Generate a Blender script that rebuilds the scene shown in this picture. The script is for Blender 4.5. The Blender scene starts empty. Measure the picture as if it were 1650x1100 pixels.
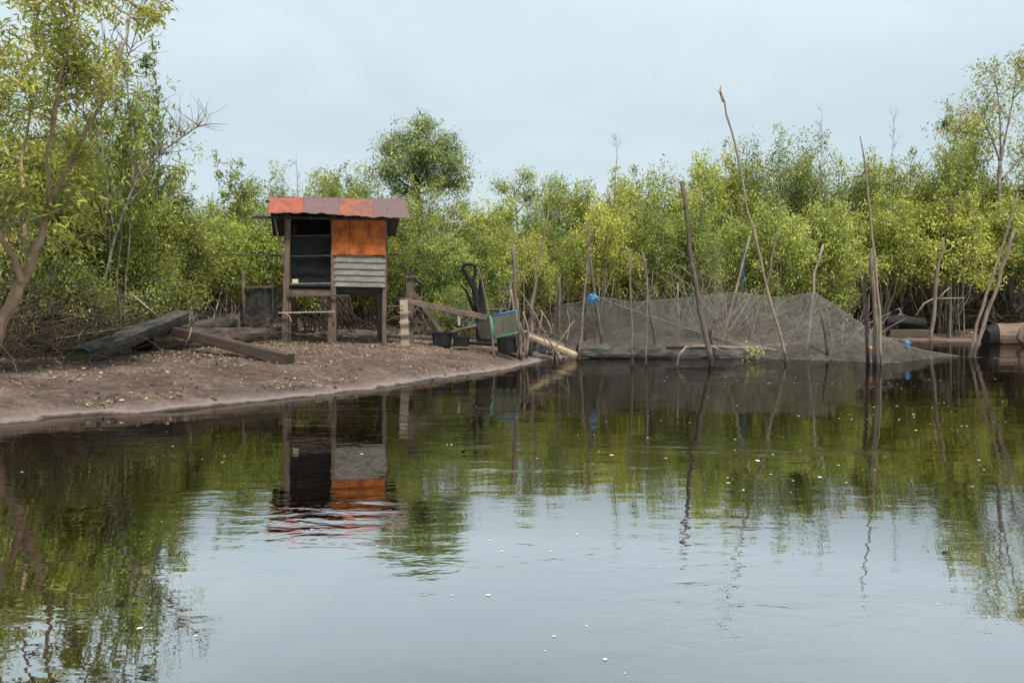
import bpy, bmesh, math, random
import numpy as np
from mathutils import Vector, Matrix, noise as mnoise

R = random.Random(7)
NP = np.random.default_rng(11)
S = bpy.context.scene
COL = S.collection
F, CX, HZ, CAMZ = 1200.0, 825.0, 510.0, 1.0      # focal length and horizon of a 1650x1100 photograph


def at(px, py, d):
    return Vector(((px - CX) * d / F, d, CAMZ + (HZ - py) * d / F))


def on_water(px, py):
    d = F * CAMZ / (py - HZ)
    return Vector(((px - CX) * d / F, d, 0.0))


# ------------------------------------------------------------------ tagging
def tag(o, label=None, cat=None, group=None, kind=None):
    if label: o['label'] = label
    if cat: o['category'] = cat
    if group: o['group'] = group
    if kind: o['kind'] = kind
    return o


def empty(name, loc, rz=0.0):
    o = bpy.data.objects.new(name, None)
    o.empty_display_size = 0.2
    o.location = loc
    o.rotation_euler = (0, 0, rz)
    COL.objects.link(o)
    return o


# ------------------------------------------------------------------ materials
def new_mat(name):
    m = bpy.data.materials.new(name)
    m.use_nodes = True
    nt = m.node_tree
    nt.nodes.clear()
    return m, nt, nt.nodes, nt.links


def ramp(nd, pts):
    r = nd.new('ShaderNodeValToRGB')
    e = r.color_ramp.elements
    while len(e) < len(pts): e.new(0.5)
    for k, (p, c) in enumerate(pts):
        e[k].position = p
        e[k].color = (c[0], c[1], c[2], 1) if not isinstance(c, (int, float)) else (c, c, c, 1)
    return r


def mapped(nd, lk, src, scale):
    mp = nd.new('ShaderNodeMapping')
    mp.inputs['Scale'].default_value = scale
    lk.new(src, mp.inputs['Vector'])
    return mp.outputs['Vector']


def noise_node(nd, lk, vec, scale, detail=5, rough=0.6, dist=0.0):
    n = nd.new('ShaderNodeTexNoise')
    n.inputs['Scale'].default_value = scale
    n.inputs['Detail'].default_value = detail
    n.inputs['Roughness'].default_value = rough
    n.inputs['Distortion'].default_value = dist
    lk.new(vec, n.inputs['Vector'])
    return n


def mix_rgb(nd, lk, fac, a, b, mode='MIX'):
    m = nd.new('ShaderNodeMix')
    m.data_type = 'RGBA'
    m.blend_type = mode
    for sock, v in ((m.inputs[0], fac), (m.inputs[6], a), (m.inputs[7], b)):
        if isinstance(v, (int, float)): sock.default_value = v
        elif isinstance(v, (tuple, list)): sock.default_value = (v[0], v[1], v[2], 1)
        else: lk.new(v, sock)
    return m.outputs[2]


def wood_mat(name, dark, light, stain=None, stain_amt=0.5, rough=0.85, bump=0.006, grain=(3, 40, 40), wet=False):
    """timber: grain runs along the 'grain' attribute's x axis, with blotchy weathering"""
    m, nt, nd, lk = new_mat(name)
    out = nd.new('ShaderNodeOutputMaterial')
    b = nd.new('ShaderNodeBsdfPrincipled')
    b.inputs['Roughness'].default_value = rough
    b.inputs['Specular IOR Level'].default_value = 0.25
    a = nd.new('ShaderNodeAttribute'); a.attribute_name = 'grain'
    g = noise_node(nd, lk, mapped(nd, lk, a.outputs['Vector'], grain), 1.0, 6, 0.65, 0.4)
    r1 = ramp(nd, [(0.30, dark), (0.70, light)])
    lk.new(g.outputs['Fac'], r1.inputs['Fac'])
    blot = noise_node(nd, lk, mapped(nd, lk, a.outputs['Vector'], (3, 5, 5)), 1.0, 5, 0.7)
    r2 = ramp(nd, [(0.42, 0.0), (0.66, 1.0)])
    lk.new(blot.outputs['Fac'], r2.inputs['Fac'])
    mul = nd.new('ShaderNodeMath'); mul.operation = 'MULTIPLY'
    lk.new(r2.outputs['Color'], mul.inputs[0]); mul.inputs[1].default_value = stain_amt
    st = stain or tuple(c * 0.5 for c in dark)
    col = mix_rgb(nd, lk, mul.outputs[0], r1.outputs['Color'], st)
    if wet:      # soaked and stained up to the tide mark
        ge = nd.new('ShaderNodeNewGeometry'); sz = nd.new('ShaderNodeSeparateXYZ'); lk.new(ge.outputs['Position'], sz.inputs[0])
        ma = nd.new('ShaderNodeMath'); ma.operation = 'MULTIPLY_ADD'
        lk.new(blot.outputs['Fac'], ma.inputs[0]); ma.inputs[1].default_value = -0.35; lk.new(sz.outputs['Z'], ma.inputs[2])
        rw = ramp(nd, [(0.0, 0.38), (0.10, 1.0)]); lk.new(ma.outputs[0], rw.inputs['Fac'])
        col = mix_rgb(nd, lk, 1.0, col, rw.outputs['Color'], 'MULTIPLY')
    lk.new(col, b.inputs['Base Color'])
    bp = nd.new('ShaderNodeBump'); bp.inputs['Distance'].default_value = bump
    bp.inputs['Strength'].default_value = 0.9
    lk.new(g.outputs['Fac'], bp.inputs['Height'])
    lk.new(bp.outputs['Normal'], b.inputs['Normal'])
    lk.new(b.outputs[0], out.inputs['Surface'])
    return m


def plain_mat(name, c1, c2, scale=8, rough=0.6, bump=0.0, spec=0.3):
    m, nt, nd, lk = new_mat(name)
    out = nd.new('ShaderNodeOutputMaterial')
    b = nd.new('ShaderNodeBsdfPrincipled')
    b.inputs['Roughness'].default_value = rough
    b.inputs['Specular IOR Level'].default_value = spec
    tc = nd.new('ShaderNodeTexCoord')
    n = noise_node(nd, lk, tc.outputs['Object'], scale, 6, 0.65)
    r = ramp(nd, [(0.35, c1), (0.65, c2)])
    lk.new(n.outputs['Fac'], r.inputs['Fac'])
    lk.new(r.outputs['Color'], b.inputs['Base Color'])
    if bump:
        bp = nd.new('ShaderNodeBump'); bp.inputs['Distance'].default_value = bump
        lk.new(n.outputs['Fac'], bp.inputs['Height']); lk.new(bp.outputs['Normal'], b.inputs['Normal'])
    lk.new(b.outputs[0], out.inputs['Surface'])
    return m


def leaf_mat(name, gain=1.0, trans=0.4, hue=0.02):
    m, nt, nd, lk = new_mat(name)
    out = nd.new('ShaderNodeOutputMaterial')
    a = nd.new('ShaderNodeAttribute'); a.attribute_name = 'tint'
    oi = nd.new('ShaderNodeObjectInfo')
    hs = nd.new('ShaderNodeHueSaturation')
    mr = nd.new('ShaderNodeMapRange')
    mr.inputs['To Min'].default_value = 0.5 - hue; mr.inputs['To Max'].default_value = 0.5 + hue
    lk.new(oi.outputs['Random'], mr.inputs['Value'])
    lk.new(mr.outputs['Result'], hs.inputs['Hue'])
    hs.inputs['Value'].default_value = gain
    lk.new(a.outputs['Color'], hs.inputs['Color'])
    b = nd.new('ShaderNodeBsdfPrincipled')
    b.inputs['Roughness'].default_value = 0.45
    b.inputs['Specular IOR Level'].default_value = 0.5
    lk.new(hs.outputs['Color'], b.inputs['Base Color'])
    t = nd.new('ShaderNodeBsdfTranslucent')
    warm = mix_rgb(nd, lk, 1.0, hs.outputs['Color'], (1.15, 1.1, 0.55), 'MULTIPLY')
    lk.new(warm, t.inputs['Color'])
    mx = nd.new('ShaderNodeMixShader'); mx.inputs[0].default_value = trans
    lk.new(b.outputs[0], mx.inputs[1]); lk.new(t.outputs[0], mx.inputs[2])
    lk.new(mx.outputs[0], out.inputs['Surface'])
    return m


def net_mat(name, c1, c2, cover_lo, cover_hi, scale=1.5):
    m, nt, nd, lk = new_mat(name)
    out = nd.new('ShaderNodeOutputMaterial')
    tc = nd.new('ShaderNodeTexCoord')
    n = noise_node(nd, lk, mapped(nd, lk, tc.outputs['Object'], (1, 1, 2.0)), scale, 6, 0.6, 0.8)
    r = ramp(nd, [(0.3, c1), (0.7, c2)])
    lk.new(n.outputs['Fac'], r.inputs['Fac'])
    df = nd.new('ShaderNodeBsdfDiffuse'); lk.new(r.outputs['Color'], df.inputs['Color'])
    tl = nd.new('ShaderNodeBsdfTranslucent'); lk.new(r.outputs['Color'], tl.inputs['Color'])
    m1 = nd.new('ShaderNodeMixShader'); m1.inputs[0].default_value = 0.35
    lk.new(df.outputs[0], m1.inputs[1]); lk.new(tl.outputs[0], m1.inputs[2])
    tr = nd.new('ShaderNodeBsdfTransparent')
    n2 = noise_node(nd, lk, mapped(nd, lk, tc.outputs['Object'], (4, 4, 0.6)), scale, 5, 0.65, 0.6)
    mr = nd.new('ShaderNodeMapRange')
    mr.inputs['From Min'].default_value = 0.3; mr.inputs['From Max'].default_value = 0.7
    mr.inputs['To Min'].default_value = cover_lo; mr.inputs['To Max'].default_value = cover_hi
    lk.new(n2.outputs['Fac'], mr.inputs['Value'])
    m2 = nd.new('ShaderNodeMixShader')
    lk.new(mr.outputs['Result'], m2.inputs[0])
    lk.new(tr.outputs[0], m2.inputs[1]); lk.new(m1.outputs[0], m2.inputs[2])
    lk.new(m2.outputs[0], out.inputs['Surface'])
    return m


def sheet_mat(name, base, rust, lo=0.45, hi=0.62, scale=3.0, pale=None):
    m, nt, nd, lk = new_mat(name)
    out = nd.new('ShaderNodeOutputMaterial')
    b = nd.new('ShaderNodeBsdfPrincipled')
    b.inputs['Roughness'].default_value = 0.7
    b.inputs['Specular IOR Level'].default_value = 0.3
    tc = nd.new('ShaderNodeTexCoord')
    n = noise_node(nd, lk, mapped(nd, lk, tc.outputs['Object'], (1.3, 0.7, 0.7)), scale, 8, 0.7, 0.6)
    r = ramp(nd, [(lo, base), (hi, rust)])
    lk.new(n.outputs['Fac'], r.inputs['Fac'])
    n2 = noise_node(nd, lk, tc.outputs['Object'], 22, 6, 0.7)
    r2 = ramp(nd, [(0.3, 0.72), (0.7, 1.15)])
    lk.new(n2.outputs['Fac'], r2.inputs['Fac'])
    col = mix_rgb(nd, lk, 1.0, r.outputs['Color'], r2.outputs['Color'], 'MULTIPLY')
    lk.new(col, b.inputs['Base Color'])
    bp = nd.new('ShaderNodeBump'); bp.inputs['Distance'].default_value = 0.004
    lk.new(n2.outputs['Fac'], bp.inputs['Height']); lk.new(bp.outputs['Normal'], b.inputs['Normal'])
    lk.new(b.outputs[0], out.inputs['Surface'])
    return m


M = {}
M['post'] = wood_mat('post_wood', (0.075, 0.053, 0.041), (0.20, 0.145, 0.112))
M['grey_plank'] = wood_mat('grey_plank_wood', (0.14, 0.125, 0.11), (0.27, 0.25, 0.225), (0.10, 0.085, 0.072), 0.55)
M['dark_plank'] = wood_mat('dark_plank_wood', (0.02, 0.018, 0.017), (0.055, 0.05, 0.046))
M['beam'] = wood_mat('beam_wood', (0.04, 0.028, 0.021), (0.11, 0.078, 0.057), (0.05, 0.04, 0.033), 0.5)
M['pale_board'] = wood_mat('pale_board_wood', (0.30, 0.24, 0.18), (0.48, 0.40, 0.31), (0.2, 0.16, 0.12), 0.5)
M['pole'] = wood_mat('pole_bark', (0.095, 0.073, 0.056), (0.23, 0.18, 0.14), (0.075, 0.058, 0.045), 0.6, bump=0.012, grain=(6, 26, 26), wet=True)
M['pale_pole'] = wood_mat('pale_pole_bark', (0.17, 0.135, 0.10), (0.34, 0.27, 0.205), (0.10, 0.078, 0.06), 0.5, bump=0.012, grain=(6, 26, 26), wet=True)
M['dark_pole'] = wood_mat('dark_pole_bark', (0.06, 0.048, 0.04), (0.16, 0.125, 0.1), (0.03, 0.025, 0.022), 0.6, bump=0.012, grain=(6, 26, 26), wet=True)
M['bamboo'] = wood_mat('bamboo_culm', (0.36, 0.26, 0.15), (0.55, 0.43, 0.27), (0.2, 0.13, 0.07), 0.5, rough=0.6, bump=0.002, grain=(2, 14, 14))
M['charred'] = wood_mat('charred_wood', (0.003, 0.003, 0.0035), (0.016, 0.015, 0.015), (0.03, 0.027, 0.025), 0.2, rough=0.7, bump=0.02, grain=(3, 14, 14))
M['grey_log'] = wood_mat('weathered_log_bark', (0.025, 0.023, 0.022), (0.12, 0.112, 0.105), (0.010, 0.009, 0.009), 0.85, bump=0.016, grain=(2.2, 17, 17))
M['slab_log'] = wood_mat('slab_log_bark', (0.03, 0.027, 0.024), (0.18, 0.163, 0.145), (0.013, 0.012, 0.012), 0.75, bump=0.02, grain=(2.2, 17, 17))
M['brown_log'] = wood_mat('brown_log_bark', (0.035, 0.029, 0.025), (0.15, 0.12, 0.098), (0.022, 0.019, 0.017), 0.7, bump=0.016, grain=(2.2, 15, 15))
M['mossy'] = plain_mat('mossy_cut_wood', (0.022, 0.023, 0.010), (0.055, 0.055, 0.022), 9, 0.9, 0.01)
M['tan_log'] = wood_mat('tan_log_bark', (0.12, 0.082, 0.06), (0.25, 0.175, 0.13), (0.1, 0.065, 0.05), 0.5, bump=0.012, grain=(1.5, 6, 6))
M['bark'] = wood_mat('tree_bark', (0.17, 0.115, 0.07), (0.40, 0.28, 0.18), (0.10, 0.075, 0.055), 0.5, bump=0.01, grain=(4, 20, 20))
M['twig'] = wood_mat('twig_bark', (0.14, 0.12, 0.095), (0.32, 0.28, 0.23), (0.07, 0.06, 0.05), 0.5, bump=0.002, grain=(5, 10, 10))
M['dead_twig'] = wood_mat('dead_twig_bark', (0.045, 0.032, 0.024), (0.15, 0.11, 0.08), (0.04, 0.033, 0.027), 0.5, bump=0.002, grain=(5, 10, 10))
M['plywood'] = wood_mat('orange_plywood', (0.33, 0.088, 0.017), (0.43, 0.126, 0.025), (0.10, 0.03, 0.011), 0.85, bump=0.002, grain=(7, 3, 3))
M['roof_red'] = sheet_mat('red_rusted_sheet', (0.34, 0.088, 0.055), (0.22, 0.07, 0.045))
M['roof_mauve'] = sheet_mat('mauve_weathered_sheet', (0.15, 0.09, 0.094), (0.18, 0.105, 0.098), 0.5, 0.68)
M['roof_orange'] = sheet_mat('orange_rusted_sheet', (0.30, 0.095, 0.05), (0.15, 0.08, 0.075), 0.44, 0.60, 2.4)
M['roof_dark'] = sheet_mat('dark_rusted_sheet', (0.05, 0.045, 0.045), (0.09, 0.065, 0.055))
M['leaf'] = leaf_mat('leaf_green', 2.05, 0.33, 0.012)
M['net'] = net_mat('brown_net_mesh', (0.125, 0.118, 0.105), (0.23, 0.218, 0.20), 0.24, 0.60)
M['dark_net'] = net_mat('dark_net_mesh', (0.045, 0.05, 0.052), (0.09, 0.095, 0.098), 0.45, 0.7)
M['cage_net'] = net_mat('cage_mesh', (0.12, 0.112, 0.088), (0.20, 0.188, 0.15), 0.55, 0.8)
M['rope'] = plain_mat('pale_rope', (0.13, 0.115, 0.095), (0.25, 0.225, 0.19), 30, 0.9)
M['blue'] = plain_mat('blue_plastic', (0.02, 0.11, 0.34), (0.05, 0.2, 0.48), 14, 0.5)
M['sky_blue'] = plain_mat('light_blue_cloth', (0.05, 0.19, 0.38), (0.09, 0.29, 0.5), 14, 0.7)
M['green'] = plain_mat('green_paint', (0.03, 0.2, 0.11), (0.07, 0.3, 0.18), 14, 0.6)
M['tub'] = plain_mat('black_plastic', (0.008, 0.008, 0.009), (0.02, 0.02, 0.022), 6, 0.42, 0.0, 0.4)
M['tarp'] = plain_mat('black_tarpaulin', (0.008, 0.009, 0.012), (0.03, 0.032, 0.037), 6, 0.35, 0.01, 0.5)
M['carton'] = plain_mat('pale_carton', (0.5, 0.42, 0.25), (0.62, 0.54, 0.34), 9, 0.8)
M['foam'] = plain_mat('white_foam', (0.6, 0.6, 0.58), (0.78, 0.78, 0.76), 30, 0.6)
M['orange_tie'] = plain_mat('orange_cord', (0.6, 0.2, 0.02), (0.75, 0.3, 0.05), 30, 0.7)

# ------------------------------------------------------------------ mesh builder
class MB:
    def __init__(self):
        self.v, self.f, self.g = [], [], []

    def add(self, vs, fs, gs=None):
        o = len(self.v)
        self.v += [tuple(p) for p in vs]
        self.f += [tuple(i + o for i in f) for f in fs]
        self.g += [tuple(p) for p in (gs if gs is not None else vs)]

    def beam(self, p0, p1, w, h, up=(0, 0, 1), w1=None, h1=None, seg=4, jit=0.0, seed=0):
        """sawn timber from p0 to p1; w across, h along 'up'; slightly uneven"""
        p0, p1, up = Vector(p0), Vector(p1), Vector(up)
        ax = p1 - p0; L = ax.length; ax.normalize()
        side = ax.cross(up).normalized(); u2 = side.cross(ax).normalized()
        w1 = w if w1 is None else w1; h1 = h if h1 is None else h1
        off = R.uniform(0, 50)
        vs, gs, fs = [], [], []
        for k in range(seg + 1):
            t = k / seg
            ww, hh = (w + (w1 - w) * t) / 2, (h + (h1 - h) * t) / 2
            c = p0.lerp(p1, t)
            if jit and 0 < k < seg:
                c = c + side * R.uniform(-jit, jit) + u2 * R.uniform(-jit, jit)
            b = min(ww, hh) * 0.18
            for (a, d) in ((-ww, -hh + b), (-ww + b, -hh), (ww - b, -hh), (ww, -hh + b), (ww, hh - b), (ww - b, hh), (-ww + b, hh), (-ww, hh - b)):
                vs.append(c + side * a + u2 * d)
                gs.append((off + t * L, off + a, d))
        for k in range(seg):
            for j in range(8):
                fs.append((k * 8 + j, k * 8 + (j + 1) % 8, (k + 1) * 8 + (j + 1) % 8, (k + 1) * 8 + j))
        fs.append(tuple(range(7, -1, -1)))
        fs.append(tuple(seg * 8 + j for j in range(8)))
        self.add(vs, fs, gs)
        return self

    def tube(self, pts, rad, sides=8, rough=0.0, cap=True, flat=1.0):
        """limb along pts, radius per point; rough = bark and knot unevenness"""
        pts = [Vector(p) for p in pts]
        n = len(pts)
        if isinstance(rad, (int, float)): rad = [rad] * n
        off = R.uniform(0, 90)
        vs, gs, fs = [], [], []
        ref = Vector((0.31, 0.17, 0.93))
        L = 0.0
        for k in range(n):
            d = (pts[min(k + 1, n - 1)] - pts[max(k - 1, 0)])
            d = d.normalized() if d.length > 1e-9 else Vector((0, 0, 1))
            if abs(d.dot(ref)) > 0.97: ref = Vector((0.9, 0.1, 0.1)).normalized()
            s = d.cross(ref).normalized(); u = s.cross(d).normalized()
            ref = u
            if k: L += (pts[k] - pts[k - 1]).length
            for j in range(sides):
                a = 2 * math.pi * j / sides
                rr = rad[k]
                if rough:
                    q = Vector((math.cos(a) * 1.3 + off, math.sin(a) * 1.3, L / max(rad[k], 0.02) * 0.35))
                    rr *= 1 + rough * mnoise.noise(q) + rough * 0.5 * mnoise.noise(q * 2.7)
                vs.append(pts[k] + s * (math.cos(a) * rr) + u * (math.sin(a) * rr * flat))
                gs.append((off + L, off + math.cos(a) * rad[k], math.sin(a) * rad[k]))
        for k in range(n - 1):
            for j in range(sides):
                fs.append((k * sides + j, k * sides + (j + 1) % sides, (k + 1) * sides + (j + 1) % sides, (k + 1) * sides + j))
        if cap:
            fs.append(tuple(range(sides - 1, -1, -1)))
            fs.append(tuple((n - 1) * sides + j for j in range(sides)))
        self.add(vs, fs, gs)
        return self

    def grid(self, rows):
        """rows: list of equal length lists of points"""
        n, m = len(rows), len(rows[0])
        vs = [p for r in rows for p in r]
        fs = [(i * m + j, i * m + j + 1, (i + 1) * m + j + 1, (i + 1) * m + j) for i in range(n - 1) for j in range(m - 1)]
        self.add(vs, fs)
        return self

    def build(self, name, mat, parent=None, origin=None, smooth=False, local=False):
        """verts are world space unless local; the object's origin goes to 'origin' (or the parent's place)"""
        me = bpy.data.meshes.new(name)
        if parent is not None and not local:
            o = Vector(getattr(parent, '_org', None) or ORG.get(parent.name, (0, 0, 0)))
        elif origin is not None:
            o = Vector(origin)
        else:
            o = Vector((0, 0, 0))
        v = np.array(self.v, dtype=np.float64) - np.array(o)
        me.from_pydata(v.tolist(), [], self.f)
        a = me.attributes.new('grain', 'FLOAT_VECTOR', 'POINT')
        a.data.foreach_set('vector', np.array(self.g, dtype=np.float32).ravel())
        if smooth: me.polygons.foreach_set('use_smooth', [True] * len(me.polygons))
        me.materials.append(mat)
        me.update()
        ob = bpy.data.objects.new(name, me)
        COL.objects.link(ob)
        if parent is not None:
            ob.parent = parent
        else:
            ob.location = o
        ORG[ob.name] = tuple(o)
        return ob


ORG = {}


def thing(name, loc, label, cat, group=None, kind=None):
    o = empty(name, loc)
    ORG[o.name] = tuple(loc)
    return tag(o, label, cat, group, kind)


def leaves_mesh(name, pos, dirs, size, width, tint, mat, fold=0.35, parent=None):
    """many small folded leaf blades; tint is a colour per leaf"""
    n = len(pos)
    d = dirs / (np.linalg.norm(dirs, axis=1, keepdims=True) + 1e-9)
    rv = NP.normal(size=(n, 3)) * 0.6; rv[:, 1] -= 0.25; rv[:, 2] *= 0.45
    side = np.cross(d, rv + np.array([0, 0, 0.9])); side /= (np.linalg.norm(side, axis=1, keepdims=True) + 1e-9)
    nor = np.cross(side, d)
    sz = size[:, None]; wd = width[:, None]
    V = np.empty((n, 4, 3))
    V[:, 0] = pos
    V[:, 1] = pos + d * sz * 0.45 + side * wd * 0.5 + nor * wd * fold * 0.5
    V[:, 2] = pos + d * sz - nor * sz * 0.12
    V[:, 3] = pos + d * sz * 0.45 - side * wd * 0.5 + nor * wd * fold * 0.5
    me = bpy.data.meshes.new(name)
    me.vertices.add(n * 4)
    me.vertices.foreach_set('co', V.reshape(-1).astype(np.float32))
    b = np.arange(n)[:, None] * 4
    idx = np.concatenate([b + np.array([[0, 1, 2]]), b + np.array([[0, 2, 3]])], axis=1).reshape(-1)
    me.loops.add(n * 6)
    me.loops.foreach_set('vertex_index', idx.astype(np.int32))
    me.polygons.add(n * 2)
    me.polygons.foreach_set('loop_start', (np.arange(n * 2) * 3).astype(np.int32))
    me.update(calc_edges=True)
    a = me.attributes.new('tint', 'FLOAT_COLOR', 'POINT')
    c = np.ones((n, 4, 4), dtype=np.float32); c[:, :, :3] = tint[:, None, :]
    a.data.foreach_set('color', c.ravel())
    me.materials.append(mat)
    ob = bpy.data.objects.new(name, me)
    COL.objects.link(ob)
    if parent is not None: ob.parent = parent
    return ob


# ------------------------------------------------------------------ terrain
LAND = [(-16, -60), (-9.8, 0), (-6.4, 4.5), (-4.78, 6.96), (-4.37, 7.5), (-3.6, 7.95), (-3.18, 8.6), (-2.43, 9.45), (-1.96, 10.43),
        (-1.30, 11.8), (-.68, 12.85), (.03, 14.46), (.68, 16.8), (1.35, 18.0), (1.3, 18.5), (.85, 18.9), (1.0, 19.7), (3.0, 20.8),
        (6, 22.8), (9, 25.4), (12, 29.0), (15.1, 31.4), (17.2, 31.2), (18.4, 29.6), (20, 28.3), (26, 26.5), (40, 24), (80, 20),
        (600, 20), (600, 600), (-600, 600), (-600, -60)]


def sdf(x, y):
    """distance to the water's edge, positive on land"""
    P = np.array(LAND, float)
    x = np.asarray(x, float); y = np.asarray(y, float)
    best = np.full(x.shape, 1e9); inside = np.zeros(x.shape, bool)
    for k in range(len(P)):
        ax, ay = P[k]; bx, by = P[(k + 1) % len(P)]
        dx, dy = bx - ax, by - ay
        t = np.clip(((x - ax) * dx + (y - ay) * dy) / (dx * dx + dy * dy), 0, 1)
        best = np.minimum(best, np.hypot(x - ax - t * dx, y - ay - t * dy))
        c = ((ay > y) != (by > y)) & (x < (bx - ax) * (y - ay) / ((by - ay) if by != ay else 1e-9) + ax)
        inside ^= c
    return np.where(inside, best, -best)


def H(x, y):
    x = np.asarray(x, float); y = np.asarray(y, float)
    s = sdf(x, y) + 0.045 * np.sin(x * 2.3 + y * 1.1) + 0.03 * np.sin(x * 5.1 - y * 3.7) + 0.03 * np.sin(x * 9.3 + y * 8.1) + 0.02 * np.sin(x * 17.1 - y * 13.3 + 2 * np.sin(y * 3.1)) + 0.02
    up = 0.035 * np.clip(s / 0.12, 0, 1) + 0.47 * (1 - np.exp(-np.maximum(s, 0) / 1.75)) + 0.012 * np.maximum(s - 4, 0)
    up = np.minimum(up, 1.2) + np.clip(0.13 * (s - 8.5), 0, 2.4)
    bumps = 0.018 * np.sin(x * 3.1 + 1.3 * np.sin(y * 2.2)) * np.sin(y * 2.7 + x) + 0.012 * np.sin(x * 7.7 + y * 4.1) * np.sin(y * 6.3 - x * 2.2)
    dn = np.maximum(-1.6, np.minimum(s, 0) * 0.33)
    return np.where(s > 0, up + bumps * np.clip(s / 0.5, 0, 1), dn)


def ground(x, y):
    return float(H(np.array([x]), np.array([y]))[0])


def axis(fine0, fine1, step, lo, hi):
    a = list(np.arange(fine0, fine1, step))
    s, v = step, fine0
    left = []
    while v > lo:
        s *= 1.18; v -= s; left.append(v)
    s, v = step, a[-1]
    right = []
    while v < hi:
        s *= 1.18; v += s; right.append(v)
    return np.array(left[::-1] + a + right)


def build_ground():
    xs = axis(-9, 4.5, 0.09, -500, 500); ys = axis(5, 21, 0.09, -60, 550)
    X, Y = np.meshgrid(xs, ys)
    Z = H(X, Y)
    rough = np.array([[0.0]])
    n, m = X.shape
    jit = NP.normal(size=X.shape) * 0.006
    near = (Z > 0.012) & (np.abs(X) < 10) & (Y < 24)
    rel = np.zeros(X.shape)
    for a, b in zip(*np.nonzero(near)):
        p = Vector((X[a, b], Y[a, b], 0))
        rel[a, b] = 0.022 * mnoise.noise(p * 2.1) + 0.016 * mnoise.noise(p * 5.3) + 0.010 * abs(mnoise.noise(p * 9.7))
    Z = Z + (jit + rel) * np.clip(Z / 0.08, 0, 1)
    V = np.stack([X, Y, Z], -1).reshape(-1, 3)
    i = np.arange(n - 1)[:, None] * m + np.arange(m - 1)[None, :]
    fs = np.stack([i, i + 1, i + m + 1, i + m], -1).reshape(-1, 4)
    me = bpy.data.meshes.new('ground')
    me.from_pydata(V.tolist(), [], fs.tolist())
    me.polygons.foreach_set('use_smooth', [True] * len(me.polygons))
    m_, nt, nd, lk = new_mat('river_mud')
    out = nd.new('ShaderNodeOutputMaterial')
    b = nd.new('ShaderNodeBsdfPrincipled'); b.inputs['Specular IOR Level'].default_value = 0.3
    g = nd.new('ShaderNodeNewGeometry')
    n1 = noise_node(nd, lk, g.outputs['Position'], 0.9, 8, 0.65, 0.5)
    r1 = ramp(nd, [(0.30, (0.066, 0.045, 0.034)), (0.5, (0.125, 0.087, 0.067)), (0.72, (0.21, 0.152, 0.12))])
    lk.new(n1.outputs['Fac'], r1.inputs['Fac'])
    n2 = noise_node(nd, lk, g.outputs['Position'], 14, 8, 0.75)
    r2 = ramp(nd, [(0.32, 0.42), (0.5, 0.95), (0.68, 1.45)])
    lk.new(n2.outputs['Fac'], r2.inputs['Fac'])
    c = mix_rgb(nd, lk, 1.0, r1.outputs['Color'], r2.outputs['Color'], 'MULTIPLY')
    n4 = noise_node(nd, lk, mapped(nd, lk, g.outputs['Position'], (1, 2.2, 1)), 3.6, 8, 0.75, 1.0)
    r4 = ramp(nd, [(0.34, 0.6), (0.5, 1.0), (0.68, 1.5)])
    lk.new(n4.outputs['Fac'], r4.inputs['Fac'])
    c = mix_rgb(nd, lk, 1.0, c, r4.outputs['Color'], 'MULTIPLY')
    # the wet margin: washed pale silt above the waterline, soaked dark mud at it
    sx = nd.new('ShaderNodeSeparateXYZ'); lk.new(g.outputs['Position'], sx.inputs[0])
    n3 = noise_node(nd, lk, mapped(nd, lk, g.outputs['Position'], (1, 1, 0.2)), 2.2, 6, 0.65)
    ad = nd.new('ShaderNodeMath'); ad.operation = 'MULTIPLY_ADD'
    lk.new(n3.outputs['Fac'], ad.inputs[0]); ad.inputs[1].default_value = 0.11; lk.new(sx.outputs['Z'], ad.inputs[2])
    silt = ramp(nd, [(0.062, 0.0), (0.08, 0.85), (0.105, 0.35), (0.16, 0.0)])
    lk.new(ad.outputs[0], silt.inputs['Fac'])
    c = mix_rgb(nd, lk, silt.outputs['Color'], c, (0.30, 0.24, 0.22))
    wet = ramp(nd, [(0.045, 1.0), (0.07, 0.0)])
    lk.new(ad.outputs[0], wet.inputs['Fac'])
    c = mix_rgb(nd, lk, wet.outputs['Color'], c, (0.035, 0.022, 0.016))
    lk.new(c, b.inputs['Base Color'])
    rr = ramp(nd, [(0.0, 0.25), (0.12, 0.55), (0.25, 0.9)])
    lk.new(ad.outputs[0], rr.inputs['Fac']); lk.new(rr.outputs['Color'], b.inputs['Roughness'])
    bp = nd.new('ShaderNodeBump'); bp.inputs['Distance'].default_value = 0.05
    lk.new(n2.outputs['Fac'], bp.inputs['Height']); lk.new(bp.outputs['Normal'], b.inputs['Normal'])
    lk.new(b.outputs[0], out.inputs['Surface'])
    me.materials.append(m_)
    o = bpy.data.objects.new('ground', me); COL.objects.link(o)
    tag(o, 'brown mud river bank sloping gently down to the dark water', 'ground', kind='structure')


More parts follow.
